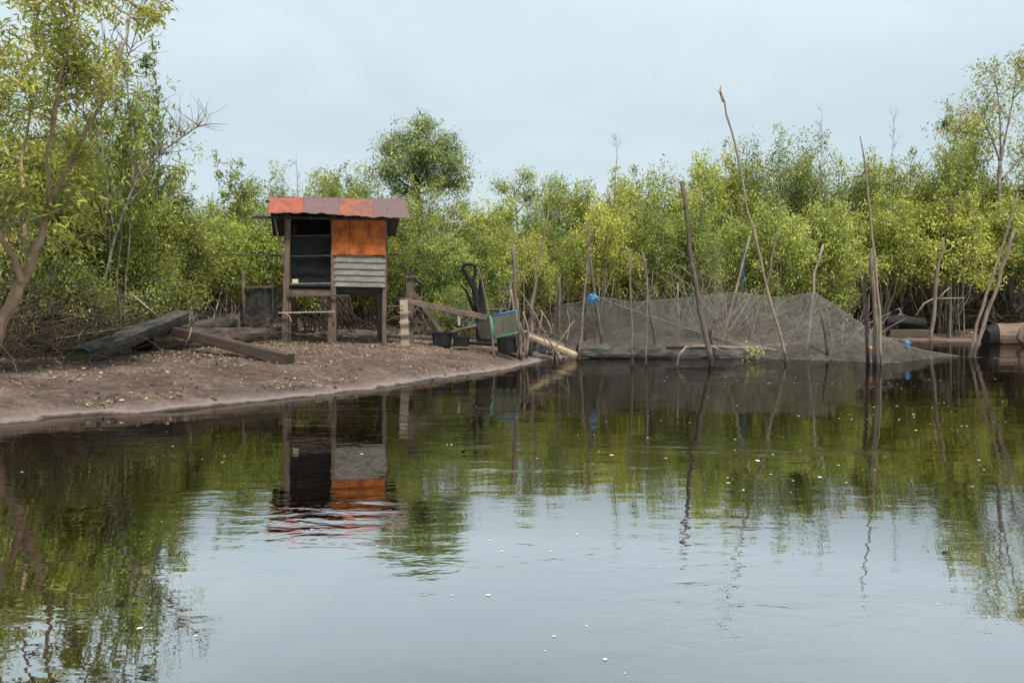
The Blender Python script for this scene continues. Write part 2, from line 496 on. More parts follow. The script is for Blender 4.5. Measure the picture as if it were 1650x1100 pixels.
def build_water():
    me = bpy.data.meshes.new('water')
    s = 520
    me.from_pydata([(-s, -60, 0), (s, -60, 0), (s, s, 0), (-s, s, 0)], [], [(0, 1, 2, 3)])
    m_, nt, nd, lk = new_mat('dark_river_water')
    out = nd.new('ShaderNodeOutputMaterial')
    g = nd.new('ShaderNodeNewGeometry')
    pos = g.outputs['Position']

    def layer(scale, stretch, amp, detail=2, rough=0.5, dist=0.0):
        n = noise_node(nd, lk, mapped(nd, lk, pos, stretch), scale, detail, rough, dist)
        k = nd.new('ShaderNodeMath'); k.operation = 'MULTIPLY'
        lk.new(n.outputs['Fac'], k.inputs[0]); k.inputs[1].default_value = amp
        return k.outputs[0]

    def add(a, b):
        k = nd.new('ShaderNodeMath'); k.operation = 'ADD'
        lk.new(a, k.inputs[0]); lk.new(b, k.inputs[1]); return k.outputs[0]

    swell = layer(1.0, (0.6, 0.9, 1), 0.0075, 1)
    fine = layer(5.0, (0.7, 1.5, 1), 0.0010, 2)
    patch_n = noise_node(nd, lk, mapped(nd, lk, pos, (0.22, 0.5, 1)), 1.0, 3, 0.55, 0.3)
    pr = ramp(nd, [(0.50, 0.08), (0.68, 1.0)])
    lk.new(patch_n.outputs['Fac'], pr.inputs['Fac'])
    rip = layer(4.2, (0.8, 1.7, 1), 0.0088, 3, 0.55, 0.4)
    k = nd.new('ShaderNodeMath'); k.operation = 'MULTIPLY'
    lk.new(rip, k.inputs[0]); lk.new(pr.outputs['Color'], k.inputs[1])
    h = add(add(swell, fine), k.outputs[0])
    bp = nd.new('ShaderNodeBump'); bp.inputs['Distance'].default_value = 1.0; bp.inputs['Strength'].default_value = 1.0
    lk.new(h, bp.inputs['Height'])
    gl = nd.new('ShaderNodeBsdfGlossy'); gl.inputs['Roughness'].default_value = 0.015
    gl.inputs['Color'].default_value = (1.0, 1.0, 0.99, 1)
    lk.new(bp.outputs['Normal'], gl.inputs['Normal'])
    df = nd.new('ShaderNodeBsdfDiffuse'); df.inputs['Color'].default_value = (0.0045, 0.0024, 0.0013, 1)
    lw = nd.new('ShaderNodeLayerWeight'); lw.inputs['Blend'].default_value = 0.5
    rp = ramp(nd, [(0.0, 0.12), (0.45, 0.38), (0.58, 0.52), (0.71, 0.74), (0.79, 0.48), (0.90, 0.38), (0.97, 0.48), (1.0, 0.9)])
    lk.new(lw.outputs['Facing'], rp.inputs['Fac'])
    mx = nd.new('ShaderNodeMixShader')
    lk.new(rp.outputs['Color'], mx.inputs[0]); lk.new(df.outputs[0], mx.inputs[1]); lk.new(gl.outputs[0], mx.inputs[2])
    lk.new(mx.outputs[0], out.inputs['Surface'])
    me.materials.append(m_)
    o = bpy.data.objects.new('water', me); COL.objects.link(o)
    tag(o, 'dark tea coloured river with gentle ripples mirroring trees and sky', 'water', kind='structure')


# ------------------------------------------------------------------ plants
YG = np.array([[0.235, 0.26, 0.053], [0.18, 0.21, 0.046], [0.085, 0.11, 0.03], [0.265, 0.265, 0.065], [0.22, 0.15, 0.06]])
GR = np.array([[0.14, 0.17, 0.036], [0.082, 0.11, 0.028], [0.19, 0.20, 0.045], [0.042, 0.064, 0.021], [0.20, 0.165, 0.045]])
OL = np.array([[0.12, 0.14, 0.065], [0.16, 0.17, 0.075], [0.09, 0.11, 0.055], [0.20, 0.19, 0.08], [0.14, 0.11, 0.06]])


class Plant:
    def __init__(self, seed):
        self.r = random.Random(seed); self.n = np.random.default_rng(seed)
        self.wood = MB(); self.p, self.d, self.c, self.s = [], [], [], []

    def curve(self, p, d, L, k, wander, up):
        pts = [Vector(p)]; d = Vector(d).normalized()
        for i in range(k):
            d = (d + Vector((self.r.gauss(0, wander), self.r.gauss(0, wander), self.r.gauss(0, wander * 0.7) + up))).normalized()
            pts.append(pts[-1] + d * (L / k))
        return pts

    def spray(self, p, d, count, spread, pal, size, droop=0.35, odd=0.05, base=None):
        """one leafy twig end: blades fan out round it"""
        n = self.n
        pos = np.array(p) + n.normal(size=(count, 3)) * spread
        dr = np.array(d) * 0.6 + n.normal(size=(count, 3)) * 0.75 + np.array([0, 0, -droop])
        w = [0.42, 0.30, 0.18, 0.10]
        base = pal[n.choice(4, p=w)] if base is None or n.random() < 0.12 else base
        col = base * n.uniform(0.88, 1.14, size=(count, 1)) * (1 + n.normal(size=(count, 3)) * 0.05)
        m = n.random(count) < odd
        col[m] = pal[4] * n.uniform(0.8, 1.4)
        self.p.append(pos); self.d.append(dr); self.c.append(np.clip(col, 0.01, 0.6))
        self.s.append(size * n.uniform(0.6, 1.25, size=count))

    def leafy(self, pts, nspray, count, spread, pal, size, droop=0.35, odd=0.05, start=0.25):
        m = len(pts) - 1
        base = pal[self.n.choice(4, p=[0.38, 0.27, 0.23, 0.12])] * self.n.uniform(0.75, 1.25)
        for _ in range(nspray):
            t = self.r.uniform(start, 1.0) * m
            k = min(int(t), m - 1)
            q = pts[k].lerp(pts[k + 1], t - k)
            d = (pts[k + 1] - pts[k]).normalized()
            o = Vector((self.r.gauss(0, 1), self.r.gauss(0, 1), self.r.gauss(0, 0.8))) * spread * 1.7
            self.spray(q + o, d, count, spread, pal, size, droop, odd, base)

    def emit(self, root, wood_mat_, wood_name='stems', crown_name='crown', ratio=0.37):
        ob = None
        w = self.wood.build(wood_name, wood_mat_, root, local=True, smooth=True) if self.wood.v else None
        if self.p:
            pos = np.concatenate(self.p); s = np.concatenate(self.s)
            ob = leaves_mesh(crown_name, pos, np.concatenate(self.d), s, s * ratio, np.concatenate(self.c), M['leaf'], parent=root)
        return w, ob


def make_shrub(seed, pal, h=6.0, rad=2.0, nstem=16, skirt=0.2, nside=18, size=0.145, shoots=1, count=15, nspray=6, spread=0.125):
    """multi-stemmed riverside shrub built round the origin, nominal height h and half-width rad"""
    P = Plant(seed); r = P.r
    for k in range(nstem):
        a = r.uniform(0, 2 * math.pi); q = rad * math.sqrt(r.random())
        top = h * (1 - 0.38 * (q / rad) ** 2) * r.uniform(0.74, 0.98)
        tip = Vector((math.cos(a) * q, math.sin(a) * q, top))
        b = Vector((math.cos(a), math.sin(a), 0)) * r.uniform(0.05, 0.45)
        mid = Vector((tip.x * 0.45 + r.gauss(0, 0.15), tip.y * 0.45 + r.gauss(0, 0.15), top * 0.55))
        pts = [(b * (1 - t) ** 2 + mid * 2 * t * (1 - t) + tip * t * t) + Vector((r.gauss(0, .05), r.gauss(0, .05), 0)) * (t > 0) for t in [i / 7 for i in range(8)]]
        pts[0].z = -0.25
        P.wood.tube(pts, [0.045 * (1 - 0.8 * i / 7) * r.uniform(0.8, 1.2) for i in range(8)], 5, cap=False)
        for j in range(nside):
            t = skirt + (1 - skirt) * ((j + r.random()) / nside) ** 0.8
            kk = min(int(t * 7), 6); o = pts[kk].lerp(pts[kk + 1], t * 7 - kk)
            az = a + r.gauss(0, 1.3)
            d = Vector((math.cos(az), math.sin(az), r.uniform(-0.1, 0.9)))
            br = P.curve(o, d, r.uniform(0.5, 1.2) * (1.1 - 0.25 * t), 4, 0.22, 0.05)
            P.wood.tube(br, [0.020, 0.016, 0.013, 0.010, 0.005], 3, cap=False)
            if r.random() < 0.88: P.leafy(br, nspray, count, spread, pal, size, start=0.45)
        P.leafy(pts[5:], 5, count, spread, pal, size)
    for k in range(shoots):
        a = r.uniform(0, 6.28); q = rad * 0.55 * r.random()
        o = Vector((math.cos(a) * q, math.sin(a) * q, h * 0.78))
        pts = P.curve(o, (math.cos(a) * .2, math.sin(a) * .2, 1), h * r.uniform(0.16, 0.26), 5, 0.1, 0.05)
        P.wood.tube(pts, [0.014, 0.012, 0.01, 0.008, 0.005, 0.003], 3, cap=False)
        P.leafy(pts, 10, count, spread * 0.55, pal, size * 1.0, 0.5)
    return P


PROTO = {}


def proto(key, plant, wood):
    """the first thing of a kind; later ones copy it"""
    root = empty(key[0], (0, 0, 0))
    plant.emit(root, wood)
    PROTO[key] = [root, False]


def copy_tree(o):
    c = o.copy(); COL.objects.link(c)
    for ch in list(o.children):
        d = ch.copy(); COL.objects.link(d); d.parent = c
    return c


def place(key, nomh, nomr, px, d, top, wpx, label, cat, group, rz=None):
    rec = PROTO[key]
    if rec[1]: o = copy_tree(rec[0])
    else:
        o = rec[0]; rec[1] = True
    x = (px - CX) * d / F
    z = ground(x, d)
    hgt = CAMZ + (HZ - top) * d / F - z
    o.location = (x, d, max(z, -0.3) - 0.05)
    s = wpx * d / F / (2 * nomr)
    o.scale = (s, s, hgt / nomh)
    o.rotation_euler = (0, 0, R.uniform(0, 6.28) if rz is None else rz)
    return tag(o, label, cat, group)


def build_shrubs():
    for k in range(4):
        proto(('riverside_shrub', 'y', k), make_shrub(100 + k, YG if k % 2 else YG * .55 + GR * .45, skirt=0.30 + 0.05 * (k % 2)), M['twig'])
    for k in range(2):
        proto(('riverside_shrub', 'h', k), make_shrub(150 + k, YG if k else (YG + GR) / 2, skirt=0.47, nside=15, nstem=18), M['twig'])
    for k in range(3):
        proto(('riverside_shrub', 'g', k), make_shrub(200 + k, GR, skirt=0.13 if k == 2 else 0.27, size=0.12, count=17, nside=18), M['twig'])
    for k in range(2):
        proto(('leafy_bush', 'b', k), make_shrub(300 + k, GR, h=2.2, rad=1.1, nstem=12, skirt=0.1, nside=13, size=0.085, shoots=2, count=13, nspray=5, spread=0.09), M['twig'])
    for k in range(2):
        proto(('slender_tree', 's', k), make_shrub(400 + k, GR, h=7, rad=0.9, nstem=4, skirt=0.5, nside=15, size=0.17, shoots=3, count=9, nspray=5, spread=0.085), M['twig'])
    g1 = 'yellow green shrubs behind the net'
    rows = [  # px, depth, top, width, key, label
        (878, 26.0, 322, 130, 'g0', 'yellow green shrub behind the bent dark pole and the bamboo'),
        (960, 26.5, 318, 150, 'y1', 'yellow green shrub behind the blue rag pole'),
        (1048, 27.5, 308, 150, 'g1', 'yellow green shrub behind the two close thin poles in front of the net'),
        (1140, 28.0, 300, 150, 'g0', 'yellow green shrub behind the thick brown leaning pole'),
        (1232, 28.5, 296, 150, 'y0', 'yellow green shrub behind the tallest leaning pole'),
        (1322, 29.5, 300, 150, 'y2', 'yellow green shrub behind the net peak with the pale stick'),
        (1415, 32.0, 300, 170, 'h0', 'yellow green shrub overhanging the dark hollow behind the tall crooked pole'),
        (1520, 32.5, 288, 180, 'h1', 'yellow green shrub overhanging the charred log on the bank'),
        (1640, 32.5, 300, 180, 'h0', 'yellow green shrub behind the pair of slanting poles'),
        (905, 34.0, 258, 146, 'y2', 'taller pale shrub topping the hedge beside the small open crowned tree'),
        (985, 35.0, 258, 158, 'y3', 'taller shrub in the back row below the bare feathery sapling'),
        (1065, 35.0, 244, 170, 'y0', 'taller shrub in the back row between bare sapling and tallest pole'),
        (1150, 35.5, 236, 158, 'y1', 'taller shrub in the back row just before the tallest pole'),
        (1212, 36.0, 214, 146, 'g0', 'taller shrub in the back row at the tallest pole'),
        (1268, 36.0, 200, 158, 'g1', 'highest green shrub of the hedge with a bushy tip'),
        (1342, 37.0, 220, 170, 'g2', 'green rounded shrub in the back row below the wispy sapling'),
        (1425, 37.0, 226, 158, 'y2', 'back row shrub behind the tall crooked pole'),
        (1492, 37.0, 224, 158, 'y0', 'back row shrub between crooked pole and the tall open tree'),
        (1552, 36.0, 191, 134, 'y1', 'narrow high shrub leaning on the tall open tree'),
        (1652, 38.0, 226, 158, 'g0', 'back row shrub beyond the tall open tree'),
        (1750, 33.0, 230, 190, 'h1', 'shrub at the river bend beyond the fallen tan log'),
    ]
    for px, d, top, w, k, lab in rows:
        place(('riverside_shrub', k[0], int(k[1])), 6.2, 2.2, px, d, top, w, lab, 'shrub', g1)
    g2 = 'green shrubs behind the hut'
    rows = [
        (262, 16.5, 285, 170, 'g0', 'bushy shrub rising behind the log pile'),
        (345, 18.5, 338, 150, 'h0', 'olive shrub behind the end of the log pile'),
        (425, 20.0, 322, 150, 'h0', 'olive shrub behind the net screen beside the hut'),
        (512, 21.0, 335, 150, 'y3', 'shrub directly behind the open side of the hut'),
        (600, 21.5, 330, 150, 'g1', 'shrub directly behind the orange wall of the hut'),
        (690, 21.5, 345, 140, 'g1', 'shrub between hut and charred stump'),
        (775, 22.5, 348, 140, 'g0', 'shrub behind the charred stump'),
        (835, 24.0, 340, 120, 'y0', 'shrub behind the wire cage and its bent poles'),
        (300, 24.0, 291, 158, 'y0', 'pale back shrub between the big leaning tree and the hut'),
        (440, 26.0, 266, 146, 'g1', 'feathery back shrub above the hut beam end'),
        (535, 26.0, 244, 134, 'y2', 'bright green shrub rising over the red roof sheet'),
        (600, 27.0, 254, 146, 'g0', 'bright green shrub rising over the orange roof sheet'),
        (800, 27.5, 312, 150, 'y1', 'pale back shrub filling the dip beside the small open crowned tree'),
        (672, 27.0, 278, 150, 'g1', 'back shrub at the foot of the round crowned tree'),
        (742, 28.0, 298, 190, 'g1', 'back shrub between round crowned tree and small open crowned tree'),
    ]
    for px, d, top, w, k, lab in rows:
        place(('riverside_shrub', k[0], int(k[1])), 6.2, 2.2, px, d, top, w, lab, 'shrub', g2)
    g3 = 'dense shrubs on the near bank'
    rows = [
        (20, 12.0, 165, 330, 'g1', 'tall dense shrub behind the forked tree trunk'),
        (140, 13.5, 205, 250, 'g2', 'tall dense shrub behind the high end of the slanting log'),
        (-150, 11.0, -40, 330, 'g0', 'very tall dense shrub at the picture edge behind the forked tree'),
        (75, 15.0, 170, 260, 'g0', 'tall dense shrub standing back between forked tree and high slender tree'),
        (165, 16.0, 150, 200, 'g1', 'dense shrub standing back behind the half bare tree'),
        (215, 15.0, 235, 170, 'y1', 'dense shrub below the slender drooping tree'),
    ]
    for px, d, top, w, k, lab in rows:
        place(('riverside_shrub', k[0], int(k[1])), 6.2, 2.2, px, d, top, w, lab, 'shrub', g3)
    g4 = 'low bushes at the bank'
    rows = [
        (95, 11.0, 405, 170, 'b0', 'low bright bush beside the forked trunk above the dry brush'),
        (15, 10.5, 330, 190, 'b1', 'low bush hugging the forked trunk'),
        (165, 13.0, 395, 190, 'b0', 'low bush spreading over the dry brush behind the slanting log'),
        (60, 12.5, 350, 220, 'b1', 'taller low bush behind the dry brush at the forked trunk'),
        (225, 13.5, 395, 170, 'b1', 'low bush behind the high end of the slanting log'),
        (745, 20.5, 455, 90, 'b0', 'low bush behind the burnt looped stump'),
    ]
    for px, d, top, w, k, lab in rows:
        place(('leafy_bush', k[0], int(k[1])), 2.3, 1.3, px, d, top, w, lab, 'bush', g4)
    g5 = 'slender trees above the shrubs'
    rows = [
        (258, 14.5, 118, 105, 's0', 'slender tree with drooping leaves standing clear above the shrubs'),
        (372, 22.0, 262, 90, 's1', 'slender leafy sapling between the big tree and the hut'),
        (186, 12.5, 110, 100, 's1', 'high slender tree beside the forked trunk'),
        (1540, 31.0, 205, 70, 's0', 'slender tree with drooping leaves next to the tall open tree'),
    ]
    for px, d, top, w, k, lab in rows:
        place(('slender_tree', k[0], int(k[1])), 6.5, 1.2, px, d, top, w, lab, 'tree', g5)


def limb_tree(name, seed, label, limbs, d0, pal, size, nside, side_len, nspray, count, spread, rough=0.12, group=None, start=0.35, droop=0.4, odd=0.05, bare=0.0, sides=9, tw=1.0, bark='bark', taper=0.8):
    """a tree whose limbs follow measured polylines: limbs = [(points (px, py, depth), r0, r1, leafiness)]"""
    P = Plant(seed); r = P.r
    base = at(*limbs[0][0][0])
    trunk = MB()
    for pts, r0, r1, leafy in limbs:
        ctl = [at(*p) - base for p in pts]
        q = []
        for k in range(len(ctl) - 1):
            for i in range(4): q.append(ctl[k].lerp(ctl[k + 1], i / 4) + Vector((r.gauss(0, .010), r.gauss(0, .010), 0)) * (k + i > 0))
        q.append(ctl[-1])
        n = len(q)
        trunk.tube(q, [r0 + (r1 - r0) * (i / (n - 1)) ** taper for i in range(n)], sides if r0 > 0.03 else 5, rough)
        if leafy <= 0 and bare <= 0: continue
        m = n - 1
        for j in range(int(nside * max(leafy, bare))):
            t = r.uniform(start, 1.0) * m; k = min(int(t), m - 1)
            o = q[k].lerp(q[k + 1], t - k); ax = (q[k + 1] - q[k]).normalized()
            d = (ax * r.uniform(0.2, 0.9) + Vector((r.gauss(0, .8), r.gauss(0, .8), r.uniform(-.2, .6)))).normalized()
            br = P.curve(o, d, side_len * r.uniform(0.5, 1.3) * (1.2 - 0.6 * t / m), 5, 0.2, 0.06)
            P.wood.tube(br, [0.016 * tw * s for s in (1, .85, .7, .5, .35, .2)], 4, cap=False)
            for _tw in range(3):
                o2 = br[r.randint(1, 5)]
                tb = P.curve(o2, d + Vector((r.gauss(0, .7), r.gauss(0, .7), r.gauss(0.1, .5))), side_len * 0.45, 3, 0.2, 0.05)
                P.wood.tube(tb, [0.007 * tw, 0.005 * tw, 0.004 * tw, 0.002], 3, cap=False)
                if r.random() < leafy: P.leafy(tb, nspray, count, spread, pal, size, droop, odd)
            if r.random() < leafy: P.leafy(br, nspray + 1, count, spread, pal, size, droop, odd)
    root = thing(name, base, label, 'tree', group)
    t = trunk.build('trunk', M[bark], root, local=True, smooth=True)
    P.emit(root, M['twig'], 'twigs', 'crown', 0.3)
    return root


def build_trees():
    # forked tree leaning in from the bank's edge
    D = 8.6
    limb_tree('leaning_tree', 51, 'big tree with a bare tan trunk forking above the dry brush', [
        ([(-32, 610, D), (-5, 535, D), (22, 480, D), (44, 440, D), (60, 400, D), (80, 330, D + .1), (112, 262, D + .3), (160, 170, D + .5), (205, 60, D + .7), (215, -30, D + .8)], 0.125, 0.009, 1.2),
        ([(80, 335, D), (75, 260, D - .2), (90, 170, D - .4), (110, 70, D - .5), (125, -30, D - .6)], 0.034, 0.009, 1.2),
        ([(36, 456, D), (20, 410, D - .2), (0, 378, D - .4), (-40, 300, D - .6), (-60, 170, D - .8), (-40, 20, D - .9)], 0.062, 0.010, 1.3),
        ([(44, 442, D + .05), (40, 360, D + .4), (35, 260, D + .7), (55, 150, D + .9), (60, 20, D + 1.1), (40, -70, D + 1.1)], 0.036, 0.009, 1.2),
    ], D, (GR + YG) / 2, 0.105, 14, 0.75, 4, 9, 0.05, start=0.38, odd=0.10, rough=0.10, taper=0.42)
    # bare twigs of a half dead limb reaching out over the hut side
    limb_tree('half_bare_tree', 52, 'half bare tree spreading fine leafless twigs beside the slender drooping tree', [
        ([(165, 470, 12.2), (185, 380, 12.2), (215, 300, 12.2), (250, 255, 12.2), (300, 215, 12.2), (330, 200, 12.2)], 0.026, 0.005, 0.06),
        ([(215, 300, 12.2), (215, 200, 12.4), (200, 120, 12.5), (220, 40, 12.5), (235, 0, 12.6)], 0.024, 0.005, 0.04),
        ([(185, 380, 12.2), (165, 260, 12.0), (160, 130, 12.0), (190, 20, 12.0)], 0.024, 0.005, 0.08),
    ], 12.2, GR, 0.10, 32, 0.75, 2, 7, 0.07, bare=1.0, start=0.3, tw=0.75, bark='twig')
    # round crowned tree behind the hut
    d = 32.0
    limb_tree('round_crowned_tree', 53, 'tall grey green tree with a rounded airy crown rising behind the hut', [
        ([(678, 470, d), (676, 400, d), (674, 330, d), (672, 290, d)], 0.16, 0.12, 0),
        ([(672, 292, d), (666, 265, d), (658, 242, d), (652, 222, d)], 0.09, 0.02, 1.0),
        ([(672, 292, d), (684, 258, d - .6), (688, 232, d - .8), (684, 210, d - .8)], 0.09, 0.02, 1.0),
        ([(673, 300, d), (700, 265, d + .5), (714, 250, d + .5), (718, 240, d + .5)], 0.08, 0.02, 1.0),
        ([(673, 305, d), (705, 285, d - .4), (722, 276, d - .5), (738, 276, d - .5)], 0.07, 0.02, 1.0),
        ([(673, 300, d), (648, 270, d + .3), (636, 256, d + .3), (628, 248, d + .3)], 0.07, 0.02, 1.0),
        ([(674, 310, d), (645, 292, d - .4), (628, 280, d - .4)], 0.06, 0.02, 0.9),
        ([(674, 312, d), (700, 305, d), (716, 300, d), (726, 300, d)], 0.05, 0.02, 1.0),
        ([(674, 316, d), (655, 312, d), (635, 304, d)], 0.04, 0.02, 0.9),
        ([(672, 292, d), (680, 270, d - .9), (682, 250, d - 1.2)], 0.05, 0.02, 1.0),
    ], d, OL * np.array([.9, 1.05, .9]), 0.16, 15, 0.95, 3, 10, 0.11, start=0.15, bark='twig', odd=0.02)
    d = 30.0
    limb_tree('small_open_tree', 54, 'small tree with separate leaf clumps above the hedge beside the round crowned tree', [
        ([(838, 470, d), (836, 400, d), (832, 350, d), (829, 325, d), (828, 300, d)], 0.07, 0.015, 0.7),
        ([(832, 345, d), (848, 325, d), (862, 312, d)], 0.03, 0.01, 1.0),
        ([(830, 330, d), (815, 315, d), (806, 300, d)], 0.03, 0.01, 1.0),
        ([(828, 315, d), (842, 295, d), (850, 285, d)], 0.03, 0.01, 1.0),
    ], d, (YG + GR) / 2, 0.14, 7, 0.30, 2, 8, 0.10, start=0.5, bark='twig')
    d = 34.0
    limb_tree('tall_open_tree', 55, 'tall open tree with a grey trunk and drooping leaves overtopping the hedge', [
        ([(1630, 540, d), (1622, 450, d), (1612, 360, d), (1610, 300, d), (1612, 260, d)], 0.11, 0.08, 0),
        ([(1612, 262, d), (1600, 225, d), (1585, 195, d), (1565, 180, d)], 0.06, 0.012, 0.75),
        ([(1612, 262, d), (1622, 210, d + .3), (1632, 160, d + .3), (1640, 110, d + .3)], 0.06, 0.012, 0.8),
        ([(1612, 250, d), (1612, 200, d - .3), (1608, 150, d - .4), (1600, 110, d - .4)], 0.05, 0.01, 0.7),
        ([(1614, 290, d), (1640, 260, d), (1665, 230, d), (1690, 180, d)], 0.06, 0.012, 1.0),
        ([(1600, 225, d), (1570, 215, d - .3), (1548, 212, d - .3)], 0.03, 0.01, 1.0),
        ([(1632, 160, d + .3), (1660, 130, d), (1680, 90, d)], 0.04, 0.01, 0.8),
    ], d, YG * 0.85, 0.19, 17, 1.2, 2, 7, 0.16, start=0.3, droop=0.9, odd=0.18, bark='twig')


def bare_sapling(px, d, top, label, seed, base=420, n=14, L=0.8):
    P = Plant(seed); r = P.r
    b = at(px, base, d); b.z = ground(b.x, b.y)
    tip = at(px + r.uniform(-8, 8), top, d)
    k = 9
    pts = [b.lerp(tip, i / k) + Vector((r.gauss(0, .05), r.gauss(0, .05), 0)) * (i > 0) for i in range(k + 1)]
    w = MB()
    w.tube(pts, [0.035 * (1 - 0.85 * i / k) for i in range(k + 1)], 5, 0.1)
    root = thing('bare_sapling', b, label, 'sapling', 'leafless saplings')
    st = w.build('trunk', M['twig'], root, smooth=True)
    tw = MB()
    for j in range(n):
        t = r.uniform(0.6, 0.98) * k; i = min(int(t), k - 1)
        o = pts[i].lerp(pts[i + 1], t - i)
        a = r.uniform(0, 6.28)
        br = P.curve(o, (math.cos(a), math.sin(a), 0.9), L * (1.5 - t / k) * r.uniform(.6, 1.2), 4, 0.12, 0.1)
        tw.tube(br, [0.011, 0.009, 0.007, 0.005, 0.003], 3, cap=False)
        for q in range(3):
            o2 = br[r.randint(1, 4)]
            tb = P.curve(o2, (r.gauss(0, 1), r.gauss(0, 1), .8), L * 0.35, 3, 0.15, 0.1)
            tw.tube(tb, [0.006, 0.005, 0.004, 0.002], 3, cap=False)
    tw.build('twigs', M['twig'], root)


def build_saplings():
    bare_sapling(993, 33, 218, 'bare feathery sapling poking above the hedge before the tall poles', 61)
    bare_sapling(1318, 33, 165, 'wispy leafless sapling highest above the hedge', 62, n=18)
    bare_sapling(1440, 33, 180, 'leafless sapling above the hedge behind the tall crooked pole', 63)
    bare_sapling(895, 30, 285, 'leafless sapling beside the small open crowned tree', 64, n=18, L=1.0)
    bare_sapling(478, 24, 248, 'thin leafless sapling above the red roof sheet', 65, n=8, L=0.5)
    # pale branching dead bush among the leaves behind the net
    P = Plant(66); r = P.r
    b = at(1165, 500, 24.6); b.z = ground(b.x, b.y)
    w = MB()
    for j in range(9):
        a = r.uniform(1.6, 3.6)
        s = P.curve(b + Vector((r.gauss(0, .1), 0, 0)), (math.cos(a) * .5, -.25, 1), r.uniform(2.6, 4.0), 7, 0.13, 0.0)
        w.tube(s, [0.025 * (1 - .11 * i) for i in range(8)], 4, cap=False)
        for q in range(5):
            t = P.curve(s[r.randint(3, 7)], (r.gauss(-.4, .8), r.gauss(-.2, .5), .6), 0.9, 4, 0.2, 0)
            w.tube(t, [0.010, 0.008, 0.006, 0.005, 0.003], 3, cap=False)
    tag(w.build('dead_bush', M['pale_pole'], None, origin=b, smooth=True), 'dead pale branching bush in front of the hedge beside the blue corded stick', 'bush')


def build_far_wood():
    """the wood that closes the view low down behind the shrubs, one mass"""
    P = Plant(70); n = P.n
    N = 15000
    u = n.random(N)
    x = -46 + 92 * u
    y = np.interp(x, [-46, -14, -6, 2, 12, 46], [17, 23, 29, 32, 39.5, 39]) + n.uniform(0, 6, N)
    z = H(x, y) + np.interp(x, [-8, 2], [2.3, 3.4]) * n.random(N) ** 1.5
    pos = np.repeat(np.stack([x, y, z], -1), 11, 0) + n.normal(size=(N * 11, 3)) * 0.32
    d = n.normal(size=pos.shape) + np.array([0, -0.2, -0.3])
    pal = np.array([[0.022, 0.034, 0.010], [0.034, 0.044, 0.012], [0.016, 0.024, 0.009], [0.04, 0.04, 0.014]])  # leaf colours darkened to put the shade below the hedge into them
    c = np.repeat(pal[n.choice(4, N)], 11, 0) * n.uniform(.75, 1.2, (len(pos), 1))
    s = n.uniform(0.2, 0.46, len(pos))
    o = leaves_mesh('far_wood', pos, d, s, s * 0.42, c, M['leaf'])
    tag(o, 'low wood with shade coloured into its leaves closing the view behind all the shrubs', 'wood', kind='stuff')


